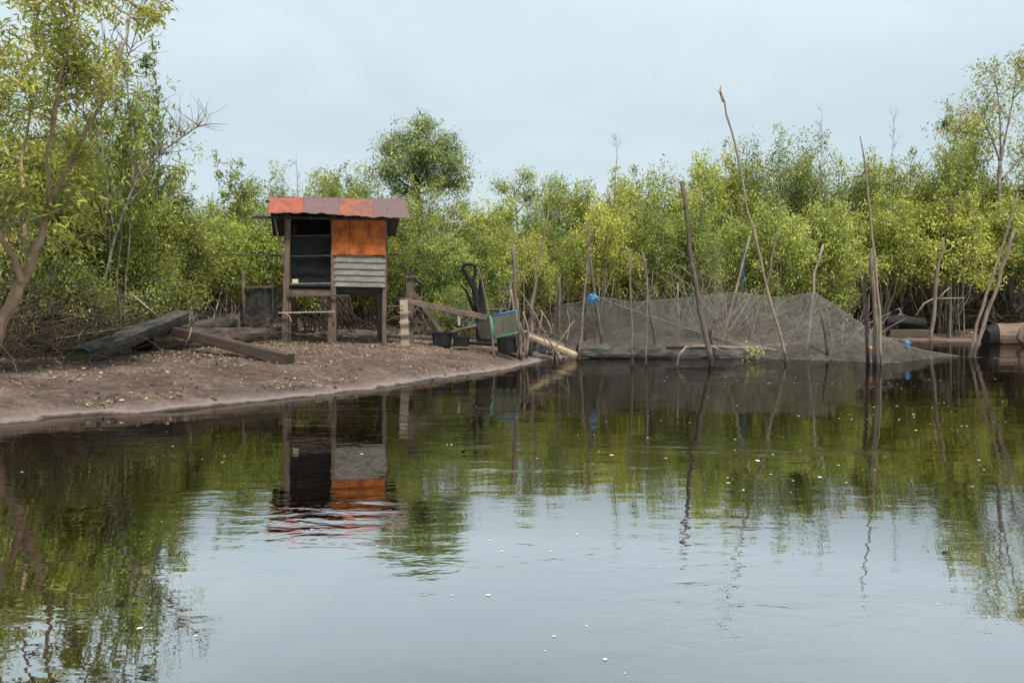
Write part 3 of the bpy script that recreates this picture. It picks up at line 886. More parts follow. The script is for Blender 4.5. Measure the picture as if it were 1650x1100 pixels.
def build_brush():
    def tangle(name, spots, mat, label, seed):
        r = random.Random(seed); P = Plant(seed); w = MB()
        for (px, d, rx, h, n, L, thick) in spots:
            c = at(px, 500, d)
            for _ in range(n):
                x, y = c.x + r.gauss(0, rx), c.y + r.gauss(0, rx * 0.45)
                z = ground(x, y) + abs(r.gauss(0, h * 0.5))
                a = r.uniform(0, 6.28)
                s = P.curve((x, y, z), (math.cos(a), math.sin(a), r.uniform(-0.15, 0.75)), L * r.uniform(.5, 1.3), 5, 0.22, -0.05)
                rr = thick * r.uniform(.5, 1.4)
                w.tube(s, [rr * q for q in (1, .9, .8, .65, .5, .3)], 4, cap=False)
        o = w.build(name, mat, None)
        return tag(o, label, 'undergrowth', kind='stuff')
    tangle('dry_undergrowth', [(35, 10.3, .6, .85, 650, .8, .0042), (100, 11.4, .5, .9, 650, .8, .0042), (165, 12.7, .6, .8, 520, .8, .005),
                               (-30, 9.6, .6, .6, 260, .8, .0045), (300, 14.5, 1.0, .5, 160, .9, .007), (390, 17.5, 1.2, .5, 140, .9, .008)],
           M['dead_twig'], 'tangle of thin dry twigs along the bank under the shrubs', 81)
    tangle('root_tangle', [(1440, 33.2, 1.3, .9, 300, 1.8, .013), (1530, 33.6, 1.6, 1.0, 420, 1.8, .014), (1640, 33, 1.5, 1.1, 420, 1.8, .014), (1720, 31, 2, 1.1, 160, 1.8, .014),
                           (1340, 29.0, 1.3, .9, 160, 1.6, .016), (1250, 27.0, 1.6, .9, 190, 1.6, .015), (1130, 25.5, 1.6, .9, 190, 1.5, .015), (1010, 24.0, 1.6, .9, 190, 1.5, .014),
                           (900, 22.5, 1.4, .8, 170, 1.3, .013), (780, 21.0, 1.6, .7, 170, 1.2, .012), (650, 21.5, 1.5, .5, 110, 1.2, .010), (530, 21.2, 1.3, .4, 90, 1.2, .010)],
           M['dead_twig'], 'brown tangle of roots and fallen branches below the hedge', 82)
    # leaning brown stems under the overhang and beyond the net
    w = MB(); r = random.Random(83); P = Plant(83)
    for px0, px1, d, n, L in ((1430, 1650, 33.3, 120, 2.6), (1180, 1400, 28.8, 70, 2.2), (880, 1180, 25.5, 70, 2.0), (250, 850, 21.6, 70, 1.6)):
        for _ in range(n):
            b = at(r.uniform(px0, px1), 500, d + r.uniform(-.8, .8)); b.z = ground(b.x, b.y) - 0.05
            s = P.curve(b, (r.gauss(0, .55), r.gauss(-.15, .3), 1), L * r.uniform(.6, 1.3), 6, 0.1, 0.0)
            q = r.uniform(.015, .035)
            w.tube(s, [q * k for k in (1, .9, .85, .75, .65, .55, .4)], 5, cap=False)
    tag(w.build('undergrowth_stems', M['twig'], None, smooth=True), 'bare brown stems crowding the shade below the hedge', 'undergrowth', kind='stuff')
    # hanging dry fronds seen below the hut floor
    w = MB()
    b = at(540, 500, 18.2); b.z = ground(b.x, b.y)
    for k in range(70):
        top = at(R.uniform(515, 565), R.uniform(470, 485), 18.2)
        e = at(R.choice((520, 528, 556, 562, 568)) + R.gauss(0, 7), R.uniform(515, 540), 18.2 + R.uniform(-.2, .2))
        w.tube([top, top.lerp(e, .5) + Vector((R.gauss(0, .05), 0, 0)), e], [0.010, 0.012, 0.006], 4, cap=False)
    tag(w.build('dry_frond_clump', M['beam'], None, origin=b), 'clump of dry hanging brown fronds seen between the hut stilts', 'fronds')


# ------------------------------------------------------------------ litter and foam
def build_litter():
    n = NP
    spots = []
    for (x0, x1, y0, y1, k, slo) in ((-8, 2, 6.5, 20, 13000, 0.0), (12, 24, 28, 33, 2200, 0.0)):
        x = n.uniform(x0, x1, k * 3); y = n.uniform(y0, y1, k * 3)
        s = sdf(x, y)
        dens = np.clip((s - 0.35) / 2.2, 0.02, 1) * (0.35 + 0.65 * (np.sin(x * 2.1 + np.sin(y * 1.3) * 2) * np.sin(y * 2.6 + x) > -0.15))
        m = (s > 0.12) & (n.random(k * 3) < dens)
        spots.append(np.stack([x[m], y[m]], -1)[:k])
    t = n.random(900); q = np.array([(-4.6, 7.45), (-3.75, 8.2), (-3.3, 8.9), (-2.6, 9.75), (-1.6, 11.7), (-.7, 13.3)])
    k = np.minimum((t * 5).astype(int), 4); f = (t * 5 - k)[:, None]
    w = q[k] * (1 - f) + q[k + 1] * f + n.normal(size=(900, 2)) * 0.13     # wrack left along the last water line
    spots.append(w[(np.sin(w[:, 0] * 4.2) > -0.3) & (sdf(w[:, 0], w[:, 1]) > 0.15)])
    p = np.concatenate(spots)
    far = p[:, 1] > 26
    z = H(p[:, 0], p[:, 1]) + 0.016
    pos = np.column_stack([p, z])
    a = n.uniform(0, 6.28, len(p))
    d = np.stack([np.cos(a), np.sin(a), n.uniform(-.1, .45, len(p))], -1)
    pal = np.array([[0.42, 0.31, 0.17], [0.30, 0.20, 0.12], [0.16, 0.105, 0.07], [0.5, 0.41, 0.27], [0.36, 0.22, 0.10]])
    c = pal[n.choice(5, len(p), p=[.24, .26, .28, .11, .11])] * n.uniform(.55, 1.0, (len(p), 1))
    s = n.uniform(.018, .058, len(p)) * np.where(far, 2.4, 1)
    m, nt, nd, lk = new_mat('dry_leaf')
    out = nd.new('ShaderNodeOutputMaterial'); b = nd.new('ShaderNodeBsdfPrincipled'); b.inputs['Roughness'].default_value = .75
    at_ = nd.new('ShaderNodeAttribute'); at_.attribute_name = 'tint'
    lk.new(at_.outputs['Color'], b.inputs['Base Color']); lk.new(b.outputs[0], out.inputs['Surface'])
    tag(leaves_mesh('leaf_litter', pos, d, s, s * 0.5, c, m, fold=.5), 'dry tan leaves scattered over the mud bank', 'leaf litter', kind='stuff')


def build_clods():
    w = MB(); r = random.Random(97)
    bm = bmesh.new(); bmesh.ops.create_icosphere(bm, subdivisions=1, radius=1)
    V = [v.co.copy() for v in bm.verts]; Fc = [tuple(v.index for v in f.verts) for f in bm.faces]; bm.free()
    k = 0
    while k < 260:
        x, y = r.uniform(-7.5, 1.2), r.uniform(7.0, 18.5)
        sd_ = float(sdf(np.array([x]), np.array([y]))[0])
        if sd_ < -0.03 or (sd_ > 2.2 and r.random() < .6): continue
        k += 1
        q = r.uniform(.008, .03) * (1.6 if r.random() < .12 else 1); a = r.uniform(0, 6.28); z = ground(x, y)
        sx, sy, sz = q * r.uniform(.8, 2.2), q, q * r.uniform(.4, .8)
        vs = []
        for v in V:
            n = 1 + .5 * mnoise.noise(v * 1.7 + Vector((k, 0, 0)))
            vs.append((x + (v.x * sx * math.cos(a) - v.y * sy * math.sin(a)) * n, y + (v.x * sx * math.sin(a) + v.y * sy * math.cos(a)) * n, z + v.z * sz * n))
        w.add(vs, Fc)
    tag(w.build('mud_clods', M['brown_log'], None), 'small dark clods and bark chips strewn on the mud', 'clods', kind='stuff')


def build_foam():
    w = MB(); r = random.Random(91)

    def fleck(c, a, b, rot, h):
        k = 9; h = .002 + (h - .004) * .5; ring = []
        for j in range(k):
            t = 6.283 * j / k; q = r.uniform(.55, 1.25)
            x, y = math.cos(t) * a * q, math.sin(t) * b * q
            ring.append(Vector((c.x + x * math.cos(rot) - y * math.sin(rot), c.y + x * math.sin(rot) + y * math.cos(rot), 0.002)))
        top = [Vector((c.x + (p.x - c.x) * .6, c.y + (p.y - c.y) * .6, h)) for p in ring]
        vs = ring + top + [Vector((c.x, c.y, h * 1.15))]
        fs = [(j, (j + 1) % k, k + (j + 1) % k, k + j) for j in range(k)] + [(k + j, k + (j + 1) % k, 2 * k) for j in range(k)]
        w.add(vs, fs)
    pts = []
    for _ in range(9):                      # drifts: flecks gather along the current
        cx, cy, sl = r.uniform(1180, 1640), 585 + 200 * r.random() ** 1.2, r.gauss(-.05, .05)
        for _k in range(r.randint(5, 13)):
            q = r.gauss(0, 75); pts.append((cx + q, max(584, cy + q * sl + r.gauss(0, 6)), r.uniform(.4, 1.1)))
    for _ in range(34): pts.append((r.uniform(1000, 1650), r.uniform(600, 800), r.uniform(.4, 1)))
    for _ in range(14): pts.append((r.uniform(560, 1000), r.uniform(640, 760), .6))
    for _ in range(7): pts.append((r.uniform(400, 900), r.uniform(760, 960), .7))
    for _ in range(6): pts.append((r.uniform(850, 1100), r.uniform(850, 1090), .6))
    for _ in range(6): pts.append((r.uniform(20, 400), r.uniform(700, 900), .6))
    pts += [(893, 1025, 1.8), (975, 1062, 1.2), (787, 959, 1.5), (1511, 973, 1.3), (808, 888, 1.6), (945, 1008, 1.0), (985, 733, 1.6), (1174, 778, 1.4), (1221, 742, 1.5), (225, 1012, 1.5), (316, 1024, 1.4)]
    for px, py, k in pts:
        c = on_water(px, py)
        a = k * r.uniform(.4, 1.2) * 0.0028 * min(c.y, 5.0) ** 0.85 + 0.0005 * c.y * r.random()
        fleck(c, a, a * r.uniform(.5, 1.4), r.uniform(0, 6.28), 0.004 + a * .15)
    for x0, y0, x1, y1, n in ((1240, 577, 1460, 584, 46), (1390, 583, 1455, 584, 14), (1515, 572, 1605, 577, 22), (1300, 579, 1345, 576, 8)):
        for k in range(n):
            t = r.random()
            c = on_water(x0 + (x1 - x0) * t, y0 + (y1 - y0) * t + r.gauss(0, .35))
            fleck(c, r.uniform(.02, .09), r.uniform(.006, .018), r.gauss(0, .2), .004)
    tag(w.build('foam_flecks', M['foam'], None, smooth=True), 'white foam flecks drifting on the dark water', 'foam', kind='stuff')


# ------------------------------------------------------------------ hut
HA = math.radians(12.5)
HO = Vector((-3.56, 15.0, 0))
HU = Vector((math.cos(HA), math.sin(HA), 0)); HV = Vector((-math.sin(HA), math.cos(HA), 0))


def hp(px, py, v):
    """where the sight line through a pixel meets the plane at depth v behind the hut front: local (u, v, z)"""
    d = Vector(((px - CX) / F, 1, (HZ - py) / F))
    c = Vector((0, 0, CAMZ))
    t = (v - (c - HO).dot(HV)) / d.dot(HV)
    q = c + d * t - HO
    return Vector((q.dot(HU), v, q.z))


def hut_world(p):
    return HO + HU * p[0] + HV * p[1] + Vector((0, 0, p[2]))


def build_hut():
    gz = ground(HO.x, HO.y)
    root = empty('stilt_hut', HO, HA)
    tag(root, 'small grey plank hut on stilts with orange wall panel and rusty roof', 'hut')

    def part(mb, name, mat, parent=root, smooth=False):
        return mb.build(name, mat, parent, local=True, smooth=smooth)

    def g(px, v):
        p = hp(px, 550, v); w = hut_world(p); return ground(w.x, w.y) - 0.12

    # stilts
    def stilt(pxb, pxt, top, v, w, name='stilt', mat='post'):
        a = hp(pxb, 553, v); b = hp(pxt, top, v)
        a.z = g(pxb, v)
        return part(MB().beam(a, b, w, w * .85, up=HVL, jit=.006, seg=6), name, M[mat])
    HVL = (0, 1, 0)
    D = 1.75
    stilt(458, 464, 347, 0.0, .115)
    stilt(466, 465, 352, .13, .07)
    stilt(538, 537, 347, 0.02, .10)
    stilt(531, 532, 500, -.08, .085)
    stilt(619, 620, 352, 0.02, .085)
    stilt(470, 472, 352, D, .17)
    stilt(541, 541, 352, D, .07)
    stilt(611, 613, 352, D, .10)
    uL, uR = hp(463, 450, 0).x, hp(621, 450, 0).x
    fz = hp(537, 459, 0).z
    # floor: bearers, joists and boards
    part(MB().beam((uL - .02, .06, fz - .15), (hp(534, 450, 0).x, .06, fz - .15), .07, .13), 'floor_beam', M['post'])
    part(MB().beam((hp(541, 450, 0).x, .09, fz - .10), (uR, .09, fz - .10), .07, .12), 'floor_beam', M['dark_plank'])
    part(MB().beam((uL, D, fz - .12), (uR, D, fz - .12), .07, .13), 'floor_beam', M['post'])
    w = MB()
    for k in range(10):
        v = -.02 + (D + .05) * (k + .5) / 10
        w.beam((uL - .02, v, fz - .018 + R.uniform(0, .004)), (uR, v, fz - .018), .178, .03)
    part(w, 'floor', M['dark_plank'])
    # rails across the stilts
    a, b = hp(462, 477, -.08), hp(563, 476, -.08)
    part(MB().beam(a, b, .03, .035), 'rail', M['beam'])
    a, b = hp(449, 504, -.12), hp(540, 502, -.16)
    part(MB().beam(a, b, .03, .025), 'rail', M['pale_board'])
    a, b = hp(457, 503, -.15), hp(470, 518, -.17)
    part(MB().tube([a, a.lerp(b, .5) + Vector((.03, 0, .02)), b], .008, 5), 'loose_strip', M['pale_board'])
    # clapboards: each lower edge laps out over the board below
    y = [411.5, 421, 432, 442, 452, 461]
    for k in range(5):
        t0 = hp(539, y[k], .0).z; t1 = hp(539, y[k + 1], .0).z
        x0, x1 = hp(538.5 - .3 * k, 440, 0).x, hp(620.5 + R.uniform(-.6, .6), 440, 0).x
        n = 10
        rows = []
        for (vv, zz) in ((.012, t0 + .012), (-.006, t0 + .012), (-.034, t1 - .004), (-.008, t1 - .006)):
            rows.append([Vector((x0 + (x1 - x0) * i / n, vv + R.gauss(0, .0015), zz + R.gauss(0, .003) - .012 * i / n)) for i in range(n + 1)])
        w = MB().grid(rows); w.g = [(p[0] + k * 3.1, p[1], p[2] + k) for p in w.v]
        part(w, 'clapboard', M['grey_plank'])
    # orange panel in two sheets, lower edge ragged
    for (xa, xb, yb) in ((535.5, 563, 410), (563.6, 621, 411.5)):
        n = 12; rows = []
        for (vv, yy, low) in ((-.048, 350, 0), (-.050, 380, 0), (-.052, yb, 1), (-.038, yb, 1), (-.036, 350, 0)):
            rows.append([hp(xa + (xb - xa) * i / n, yy + (low * (R.gauss(0, .45) + .8 * math.sin(i * .7 + xa))), vv) for i in range(n + 1)])
        w = MB().grid(rows)
        w.g = [(p[2], p[0], p[1]) for p in w.v]
        part(w, 'orange_panel', M['plywood'])
    # back and side walls of dark planks; side walls added to darken the inside
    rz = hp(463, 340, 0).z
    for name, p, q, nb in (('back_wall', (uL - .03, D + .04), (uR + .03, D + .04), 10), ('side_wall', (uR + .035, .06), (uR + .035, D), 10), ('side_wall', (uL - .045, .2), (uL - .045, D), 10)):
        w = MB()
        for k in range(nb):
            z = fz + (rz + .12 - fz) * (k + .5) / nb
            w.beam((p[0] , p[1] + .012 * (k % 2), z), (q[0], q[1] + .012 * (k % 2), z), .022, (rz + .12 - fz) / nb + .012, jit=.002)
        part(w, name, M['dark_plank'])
    w = MB()
    n = 8
    xa = hp(537, 400, .05).x
    part(MB().beam((xa, .08, fz), (xa, .08, rz), .05, .05, up=HVL), 'door_jamb', M['dark_plank'])
    # opening: cross bars and a dark screen
    a, b = hp(468, 413, .02), hp(534, 412, .02)
    part(MB().beam(a, b, .03, .03), 'cross_bar', M['dark_plank'])
    a, b = hp(469, 380, .05), hp(534, 379, .05)
    part(MB().beam(a, b, .02, .018), 'cross_bar', M['beam'])
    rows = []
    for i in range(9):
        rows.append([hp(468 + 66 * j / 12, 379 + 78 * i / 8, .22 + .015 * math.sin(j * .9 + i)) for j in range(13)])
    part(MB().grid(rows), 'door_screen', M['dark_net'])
    a, b = hp(468, 457, .03), hp(534, 456.5, .03)
    part(MB().beam(a, b, .05, .025), 'door_sill', M['grey_plank'])
    # roof
    ve, vr, vb = -.34, .72, 2.15
    eave = [(431, 342.5), (488, 343), (545, 346), (600, 349.5), (661, 351.5)]
    ridge = [(433.5, 318.5), (488, 318.5), (545, 319.5), (600, 320), (652, 320)]
    mats = ['roof_red', 'roof_mauve', 'roof_orange', 'roof_mauve']
    for k in range(4):
        n, m = 26, 8; rows = []
        e0, e1 = hp(*eave[k], ve), hp(*eave[k + 1], ve)
        r0, r1 = hp(*ridge[k], vr), hp(*ridge[k + 1], vr)
        for j, t in enumerate([0, .12, .25, .38, .50, .505, .65, .8, .9, 1.0]):
            row = []
            for i in range(n + 1):
                s = i / n * (1.03 if k < 3 else 1.0)
                p = (e0.lerp(e1, s)).lerp(r0.lerp(r1, s), t)
                p.z += .0025 * math.sin(p.x * 2 * math.pi / .11) + .004 * (k % 2) + (.014 if t > .502 else 0) * (k < 2) + .012 * mnoise.noise(Vector((p.x * 2, t * 2, k)))
                if j == 0: p.y += R.gauss(0, .008); p.z += .03 * mnoise.noise(Vector((p.x * 6, 3, 1)))
                row.append(p)
            rows.append(row)
        o = part(MB().grid(rows), 'roof_sheet', M[mats[k]], smooth=True)
        so = o.modifiers.new('thickness', 'SOLIDIFY'); so.thickness = .006
    b0, b1 = hp(440, 380, vb), hp(637, 380, vb)
    r0, r1 = hp(433.5, 319, vr), hp(652, 320.5, vr)
    rows = []
    for j in range(6):
        t = j / 5
        rows.append([(b0.lerp(b1, i / 40)).lerp(r0.lerp(r1, i / 40), t) + Vector((0, 0, .007 * math.sin(i * 2.3) - .012)) for i in range(41)])
    o = part(MB().grid(rows), 'roof_sheet', M['roof_dark'], smooth=True)
    so = o.modifiers.new('thickness', 'SOLIDIFY'); so.thickness = .006
    part(MB().beam(hp(640, 319.5, vr), hp(659, 321, vr), .05, .025), 'ridge_batten', M['grey_plank'])
    part(MB().beam(hp(447, 318.6, vr - .02) , hp(474, 318, vr - .02), .05, .02), 'ridge_batten', M['dark_plank'])
    for px in (446, 500, 556, 625):
        a = hp(px, 348, ve + .08); b = hp(px + 2, 323.5, vr)
        a.z -= .045; b.z -= .06
        part(MB().beam(a, b, .04, .06), 'rafter', M['dark_plank'])
    # eave beam sticking out, brace, side poles
    part(MB().beam(hp(406, 350, -.1), hp(640, 351, -.1) - Vector((0, 0, .03)), .05, .05, jit=.004), 'eave_beam', M['dark_plank'])
    part(MB().beam(hp(441, 350, -.12), hp(457, 426, -.12), .035, .03), 'brace', M['dark_pole'])
    part(MB().beam(hp(443.5, 352, -.16), hp(448, 382, -.16), .03, .022), 'brace', M['post'])
    part(MB().beam(hp(374, 409, .9), hp(470, 413, .9), .04, .04, jit=.006), 'side_pole', M['dark_pole'])
    part(MB().beam(hp(618, 411, 1.2), hp(658, 410, 1.2), .03, .03, jit=.004), 'side_pole', M['dark_pole'])
    part(MB().beam(hp(619, 493, .05), hp(650, 493, .05), .018, .018), 'side_pole', M['pole'])
    part(MB().beam(hp(434, 324.5, ve + .12), hp(428, 325, ve + .12), .05, .05), 'purlin_end', M['dark_plank'])
    # carton on the floor inside
    c = hut_world(hp(476, 456, .10))
    cw = MB()
    ctr = hut_world(hp(476, 451, .10)); zf = HO.z + fz + .002
    cw.beam(Vector((ctr.x - .055, ctr.y, zf + .05)), Vector((ctr.x + .055, ctr.y + .012, zf + .05)), .09, .10)
    t = thing('carton', (ctr.x, ctr.y, zf), 'small pale carton on the hut floor behind the screen', 'carton')
    cw.build('body', M['carton'], t)
    lid = MB().beam(Vector((ctr.x - .06, ctr.y + .01, zf + .106)), Vector((ctr.x + .05, ctr.y + .02, zf + .112)), .095, .008)
    lid.build('flap', M['carton'], t)


# ------------------------------------------------------------------ hut surroundings
def build_props():
    # net screen beside the hut
    b = at(393, 528, 17.6); b.z = ground(b.x, b.y)
    t = thing('net_screen', b, 'dark netting screen on a thin post beside the hut', 'screen')
    top = at(392, 437, 17.6)
    MB().tube([b - Vector((0, 0, .1)), b.lerp(top, .5) + Vector((.01, 0, 0)), top], [.05, .045, .04], 8, .1).build('post', M['dark_pole'], t, smooth=True)
    MB().beam(at(394, 463, 17.55), at(460, 462, 17.2), .04, .05).build('rail', M['post'], t)
    rows = [[at(396 + 64 * j / 12, 464 + 58 * i / 8, 17.6 - .4 * j / 12 + .03 * math.sin(j + i * .7)) for j in range(13)] for i in range(9)]
    MB().grid(rows).build('netting', M['dark_net'], t)

    # pile of logs
    def log(name, pts, rads, mat, label, endmat=None, flat=1.0, sides=18, group='logs on the bank', rough=.16):
        pts = [Vector(p) for p in pts]
        q, rr = [], []
        for k in range(len(pts) - 1):
            for i in range(6):
                q.append(pts[k].lerp(pts[k + 1], i / 6)); rr.append(rads[k] + (rads[k + 1] - rads[k]) * i / 6)
        q.append(pts[-1]); rr.append(rads[-1])
        base = min(q, key=lambda p: p.z).copy()
        t = thing(name, base, label, 'log', group)
        MB().tube(q, rr, sides, rough, cap=True, flat=flat).build('bark', M[mat], t, smooth=False)
        if endmat:
            ax = (q[0] - q[1]).normalized()
            MB().tube([q[0] + ax * .001, q[0] + ax * .02], [rr[0] * .96, rr[0] * .9], sides, .1, flat=flat).build('cut_end', M[endmat], t)
        return t
    def gp(px, py, d, r):
        p = at(px, py, d); return p
    # slanting squared log
    t = thing('slanting_log', at(125, 585, 9.8), 'thick dark log with flat grey top slanting up from its mossy cut end', 'log', 'logs on the bank')
    a, bq = at(127, 575, 9.75), at(293, 511, 12.6)
    w = MB()
    n = 16; sides = 14; rows = []
    ax = (bq - a).normalized(); sd = ax.cross(Vector((0, 0, 1))).normalized(); up = sd.cross(ax)
    prof = [(-.20, -.02), (-.19, .09), (-.12, .125), (0, .135), (.12, .125), (.165, .08), (.155, -.02), (.12, -.12), (.05, -.165), (-.05, -.175), (-.13, -.14), (-.18, -.08)]
    vs, gs, fs = [], [], []
    for k in range(n + 1):
        c = a.lerp(bq, k / n) + up * .01 * math.sin(k * .9)
        s = (.86 + .02 * k / n) * (1 if k < n else .9)
        for (x, y) in prof:
            q = 1 + .09 * mnoise.noise(Vector((x * 9, y * 9, k * .8)))
            vs.append(c + sd * x * s * q + up * y * s * q); gs.append((k / n * 3.2, x, y))
    m = len(prof)
    for k in range(n):
        for j in range(m): fs.append((k * m + j, k * m + (j + 1) % m, (k + 1) * m + (j + 1) % m, (k + 1) * m + j))
    fs.append(tuple(n * m + j for j in range(m)))
    w.add(vs, fs, gs); w.build('bark', M['slab_log'], t)
    w = MB(); e = [Vector(v) for v in vs[:m]]; c = a - ax * .03 - up * .02
    slope = [p - ax * (.16 * (-(p - a).dot(up) / .3) + .02) for p in e]
    w.add(e + slope + [sum(slope, Vector()) / m], [(j, (j + 1) % m, m + (j + 1) % m, m + j) for j in range(m)] + [(m + j, m + (j + 1) % m, 2 * m) for j in range(m)])
    w.build('cut_end', M['mossy'], t)
    log('thick_log', [at(228, 551, 11.6), at(330, 548, 13.2), at(446, 541, 16.0)], [.225, .21, .18], 'brown_log', 'thick brown log lying under the slanting log and the squared beam', endmat='charred')
    log('short_log', [at(302, 528, 15.0), at(345, 524, 15.1), at(381, 521, 15.2)], [.10, .15, .13], 'grey_log', 'short rough grey log behind the others in the pile')
    log('half_buried_log', [at(455, 548, 17.5), at(560, 537, 19.5), at(640, 540, 19.0)], [.10, .11, .09], 'brown_log', 'thin brown log lying on the mud behind the hut stilts')
    log('root_log', [at(560, 540, 19), at(660, 544, 18.2), at(725, 548, 17.6)], [.07, .08, .07], 'brown_log', 'thin log on the mud behind the notched board')
    log('sunken_log', [at(75, 574, 10.8), at(110, 563, 11.1), at(165, 555, 11.6)], [.07, .10, .08], 'charred', 'black log end half hidden in dry brush behind the slanting log')
    # squared beam
    a, bq = at(283, 534, 12.0), at(468, 580, 10.9)
    t = MB().beam(a, bq, .14, .14, w1=.16, h1=.185, jit=.010, seg=8).build('squared_beam', M['beam'], None, origin=bq)
    tag(t, 'squared brown timber sloping down off the log pile onto the mud', 'beam')
    t = MB().tube([at(309, 527, 11.2), at(306, 540, 11.1), at(299, 556, 11.05)], [.008, .01, .007], 6).build('pale_stick', M['pale_pole'], None, origin=at(299, 556, 11.05), smooth=True)
    tag(t, 'short pale stick hooked on the squared timber', 'stick')
    t = MB().tube([at(208, 470, 12.0), at(235, 493, 12.0), at(258, 512, 12.05)], [.01, .014, .012], 6).build('tan_stick', M['bamboo'], None, origin=at(258, 512, 12), smooth=True)
    tag(t, 'thin orange tan stick leaning out of the bush behind the slanting log', 'stick')
    for k, (pp, lab) in enumerate((
            ([(0, 545, 9.0), (5, 560, 8.9), (20, 578, 8.8), (28, 600, 8.7)], 'pale curved twig rooted at the bank foot of the forked tree'),
            ([(70, 522, 10.3), (120, 512, 10.4), (150, 496, 10.6)], 'pale twig slanting up out of the dry brush'),
            ([(62, 550, 10.2), (120, 541, 10.2), (215, 525, 10.6)], 'long pale twig lying across the dry brush'),
            ([(78, 497, 10.4), (110, 506, 10.4), (138, 512, 10.4)], 'short pale twig crossing the slanting twig in the brush'),
            ([(125, 558, 10.0), (128, 540, 10.0), (137, 528, 10.1)], 'pale upright twig standing at the cut end of the slanting log'))):
        t = MB().tube([at(*p) for p in pp], [.009, .008, .006, .005][:len(pp)], 5).build('dry_twig', M['pale_pole'], None, origin=at(*pp[0]), smooth=True)
        tag(t, lab, 'twig', 'pale twigs in the dry brush')

    # notched board
    b = at(653, 556, 15.4); b.z = ground(b.x, b.y) - .03
    t = thing('notched_board', b, 'pale upright board with four cross cleats near the hut', 'board')
    top = at(650.5, 483, 15.4)
    MB().beam(b, top, .165, .03, up=(0, 1, 0)).build('board', M['pale_board'], t)
    for py in (503, 519, 537, 556):
        c = at(652.5, py, 15.36)
        MB().beam(c + Vector((-.115, -.02, -.005)), c + Vector((.105, -.02, .005)), .04, .028).build('cleat', M['pale_board'], t)

    # timber frame
    b = at(662, 553, 16.2); b.z = ground(b.x, b.y)
    t = thing('timber_frame', b, 'brown timber frame of post, long sloping beam and crossed braces', 'frame')
    MB().beam(b - Vector((0, 0, .1)), at(661, 446, 16.2), .12, .11, up=(0, 1, 0), jit=.005).build('post', M['post'], t)
    MB().beam(at(656, 447, 16.18), at(668, 446, 16.18), .15, .05).build('post_cap', M['post'], t)
    MB().beam(at(637, 481, 16.0), at(786, 512, 15.6), .07, .115, jit=.006, seg=6).build('long_beam', M['pole'], t)
    MB().beam(at(664, 470, 16.32), at(727, 556, 16.5), .07, .10, jit=.006).build('brace', M['post'], t)
    MB().beam(at(678, 486, 16.5), at(706, 534, 16.6), .05, .06).build('brace', M['post'], t)
    MB().beam(at(668, 443, 16.3), at(677, 455, 16.3), .04, .04).build('loose_stub', M['post'], t)
    MB().beam(at(739, 507, 15.72), at(740, 524, 15.72), .05, .02, up=(0, 1, 0)).build('hanging_slat', M['pale_board'], t)
    for k in range(6):
        p = at(664, 438, 16.3); e = p + Vector((R.uniform(-.16, .22), R.gauss(0, .2), R.uniform(-.14, .14)))
        MB().tube([p - (e - p) * .6, p, e], [.012, .014, .009], 5).build('top_stick', M['dark_pole'], t)

    # tubs
    def tub(x0, x1, y0, y1, d, depth, label, rz=0):
        w = (x1 - x0) * d / F; h = (y1 - y0) * d / F
        c = at((x0 + x1) / 2, y1, d); gzz = ground(c.x, c.y)
        base = Vector((c.x, c.y + depth / 2, max(min(c.z, gzz + .1), gzz - .03)))
        t = thing('black_tub', base, label, 'tub', 'black plastic tubs on the mud')
        def ring(z, s, inset=0):
            out = []
            hw, hd, cr = w / 2 * s - inset, depth / 2 * s - inset, .05
            for (sx, sy, a0) in ((1, 1, 0), (-1, 1, 90), (-1, -1, 180), (1, -1, 270)):
                for k in range(4):
                    a = math.radians(a0 + 30 * k)
                    out.append(base + Vector((sx * (hw - cr) + cr * math.cos(a), sy * (hd - cr) + cr * math.sin(a), z)))
            return out
        rings = [ring(0, .86), ring(h * .5, .92), ring(h, 1.0), ring(h, 1.0, .012), ring(h * .5, .92, .012), ring(.02, .86, .012)]
        vs = [p for r_ in rings for p in r_]; n = 16
        fs = [(k * n + j, k * n + (j + 1) % n, (k + 1) * n + (j + 1) % n, (k + 1) * n + j) for k in range(5) for j in range(n)]
        fs += [tuple(range(n - 1, -1, -1)), tuple(5 * n + j for j in range(n))]
        w_ = MB(); w_.add(vs, fs); bd = w_.build('body', M['tub'], t)
        rings = [ring(h - .03, 1.0, -.002), ring(h - .028, 1.06), ring(h + .004, 1.06), ring(h + .004, 1.0, .013)]
        vs = [p for r_ in rings for p in r_]
        w_ = MB(); w_.add(vs, [(k * n + j, k * n + (j + 1) % n, (k + 1) * n + (j + 1) % n, (k + 1) * n + j) for k in range(3) for j in range(n)])
        w_.build('rim', M['tub'], bd)
    tub(695, 727, 535, 557, 15.9, .40, 'black plastic tub standing at the foot of the crossed braces')
    tub(729, 756, 542, 558, 15.7, .35, 'lower black plastic tub with grey rim between brace and cage')
    tub(800, 836, 543, 569, 16.0, .45, 'black plastic tub under the tilted mesh cage')

    # mesh cage
    TL, TR, BL, BR_ = at(790, 509, 15.4), at(832, 500, 15.3), at(797, 545, 15.35), at(835, 535, 15.25)
    bTL, bBL = at(767, 518, 16.3), at(774, 546, 16.25)
    bTR, bBR = bTL + (TR - TL), bBL + (BR_ - BL)
    t = thing('mesh_cage', BL, 'tilted mesh fish cage with blue and green frame bars', 'cage')
    def panel(name, a, b_, c, d):
        rows = [[(a.lerp(b_, j / 6)).lerp(d.lerp(c, j / 6), i / 6) for j in range(7)] for i in range(7)]
        MB().grid(rows).build(name, M['cage_net'], t)
    panel('mesh_panel', TL, TR, BR_, BL); panel('mesh_panel', bTL, TL, BL, bBL); panel('mesh_panel', bTL, bTR, bBR, bBL)
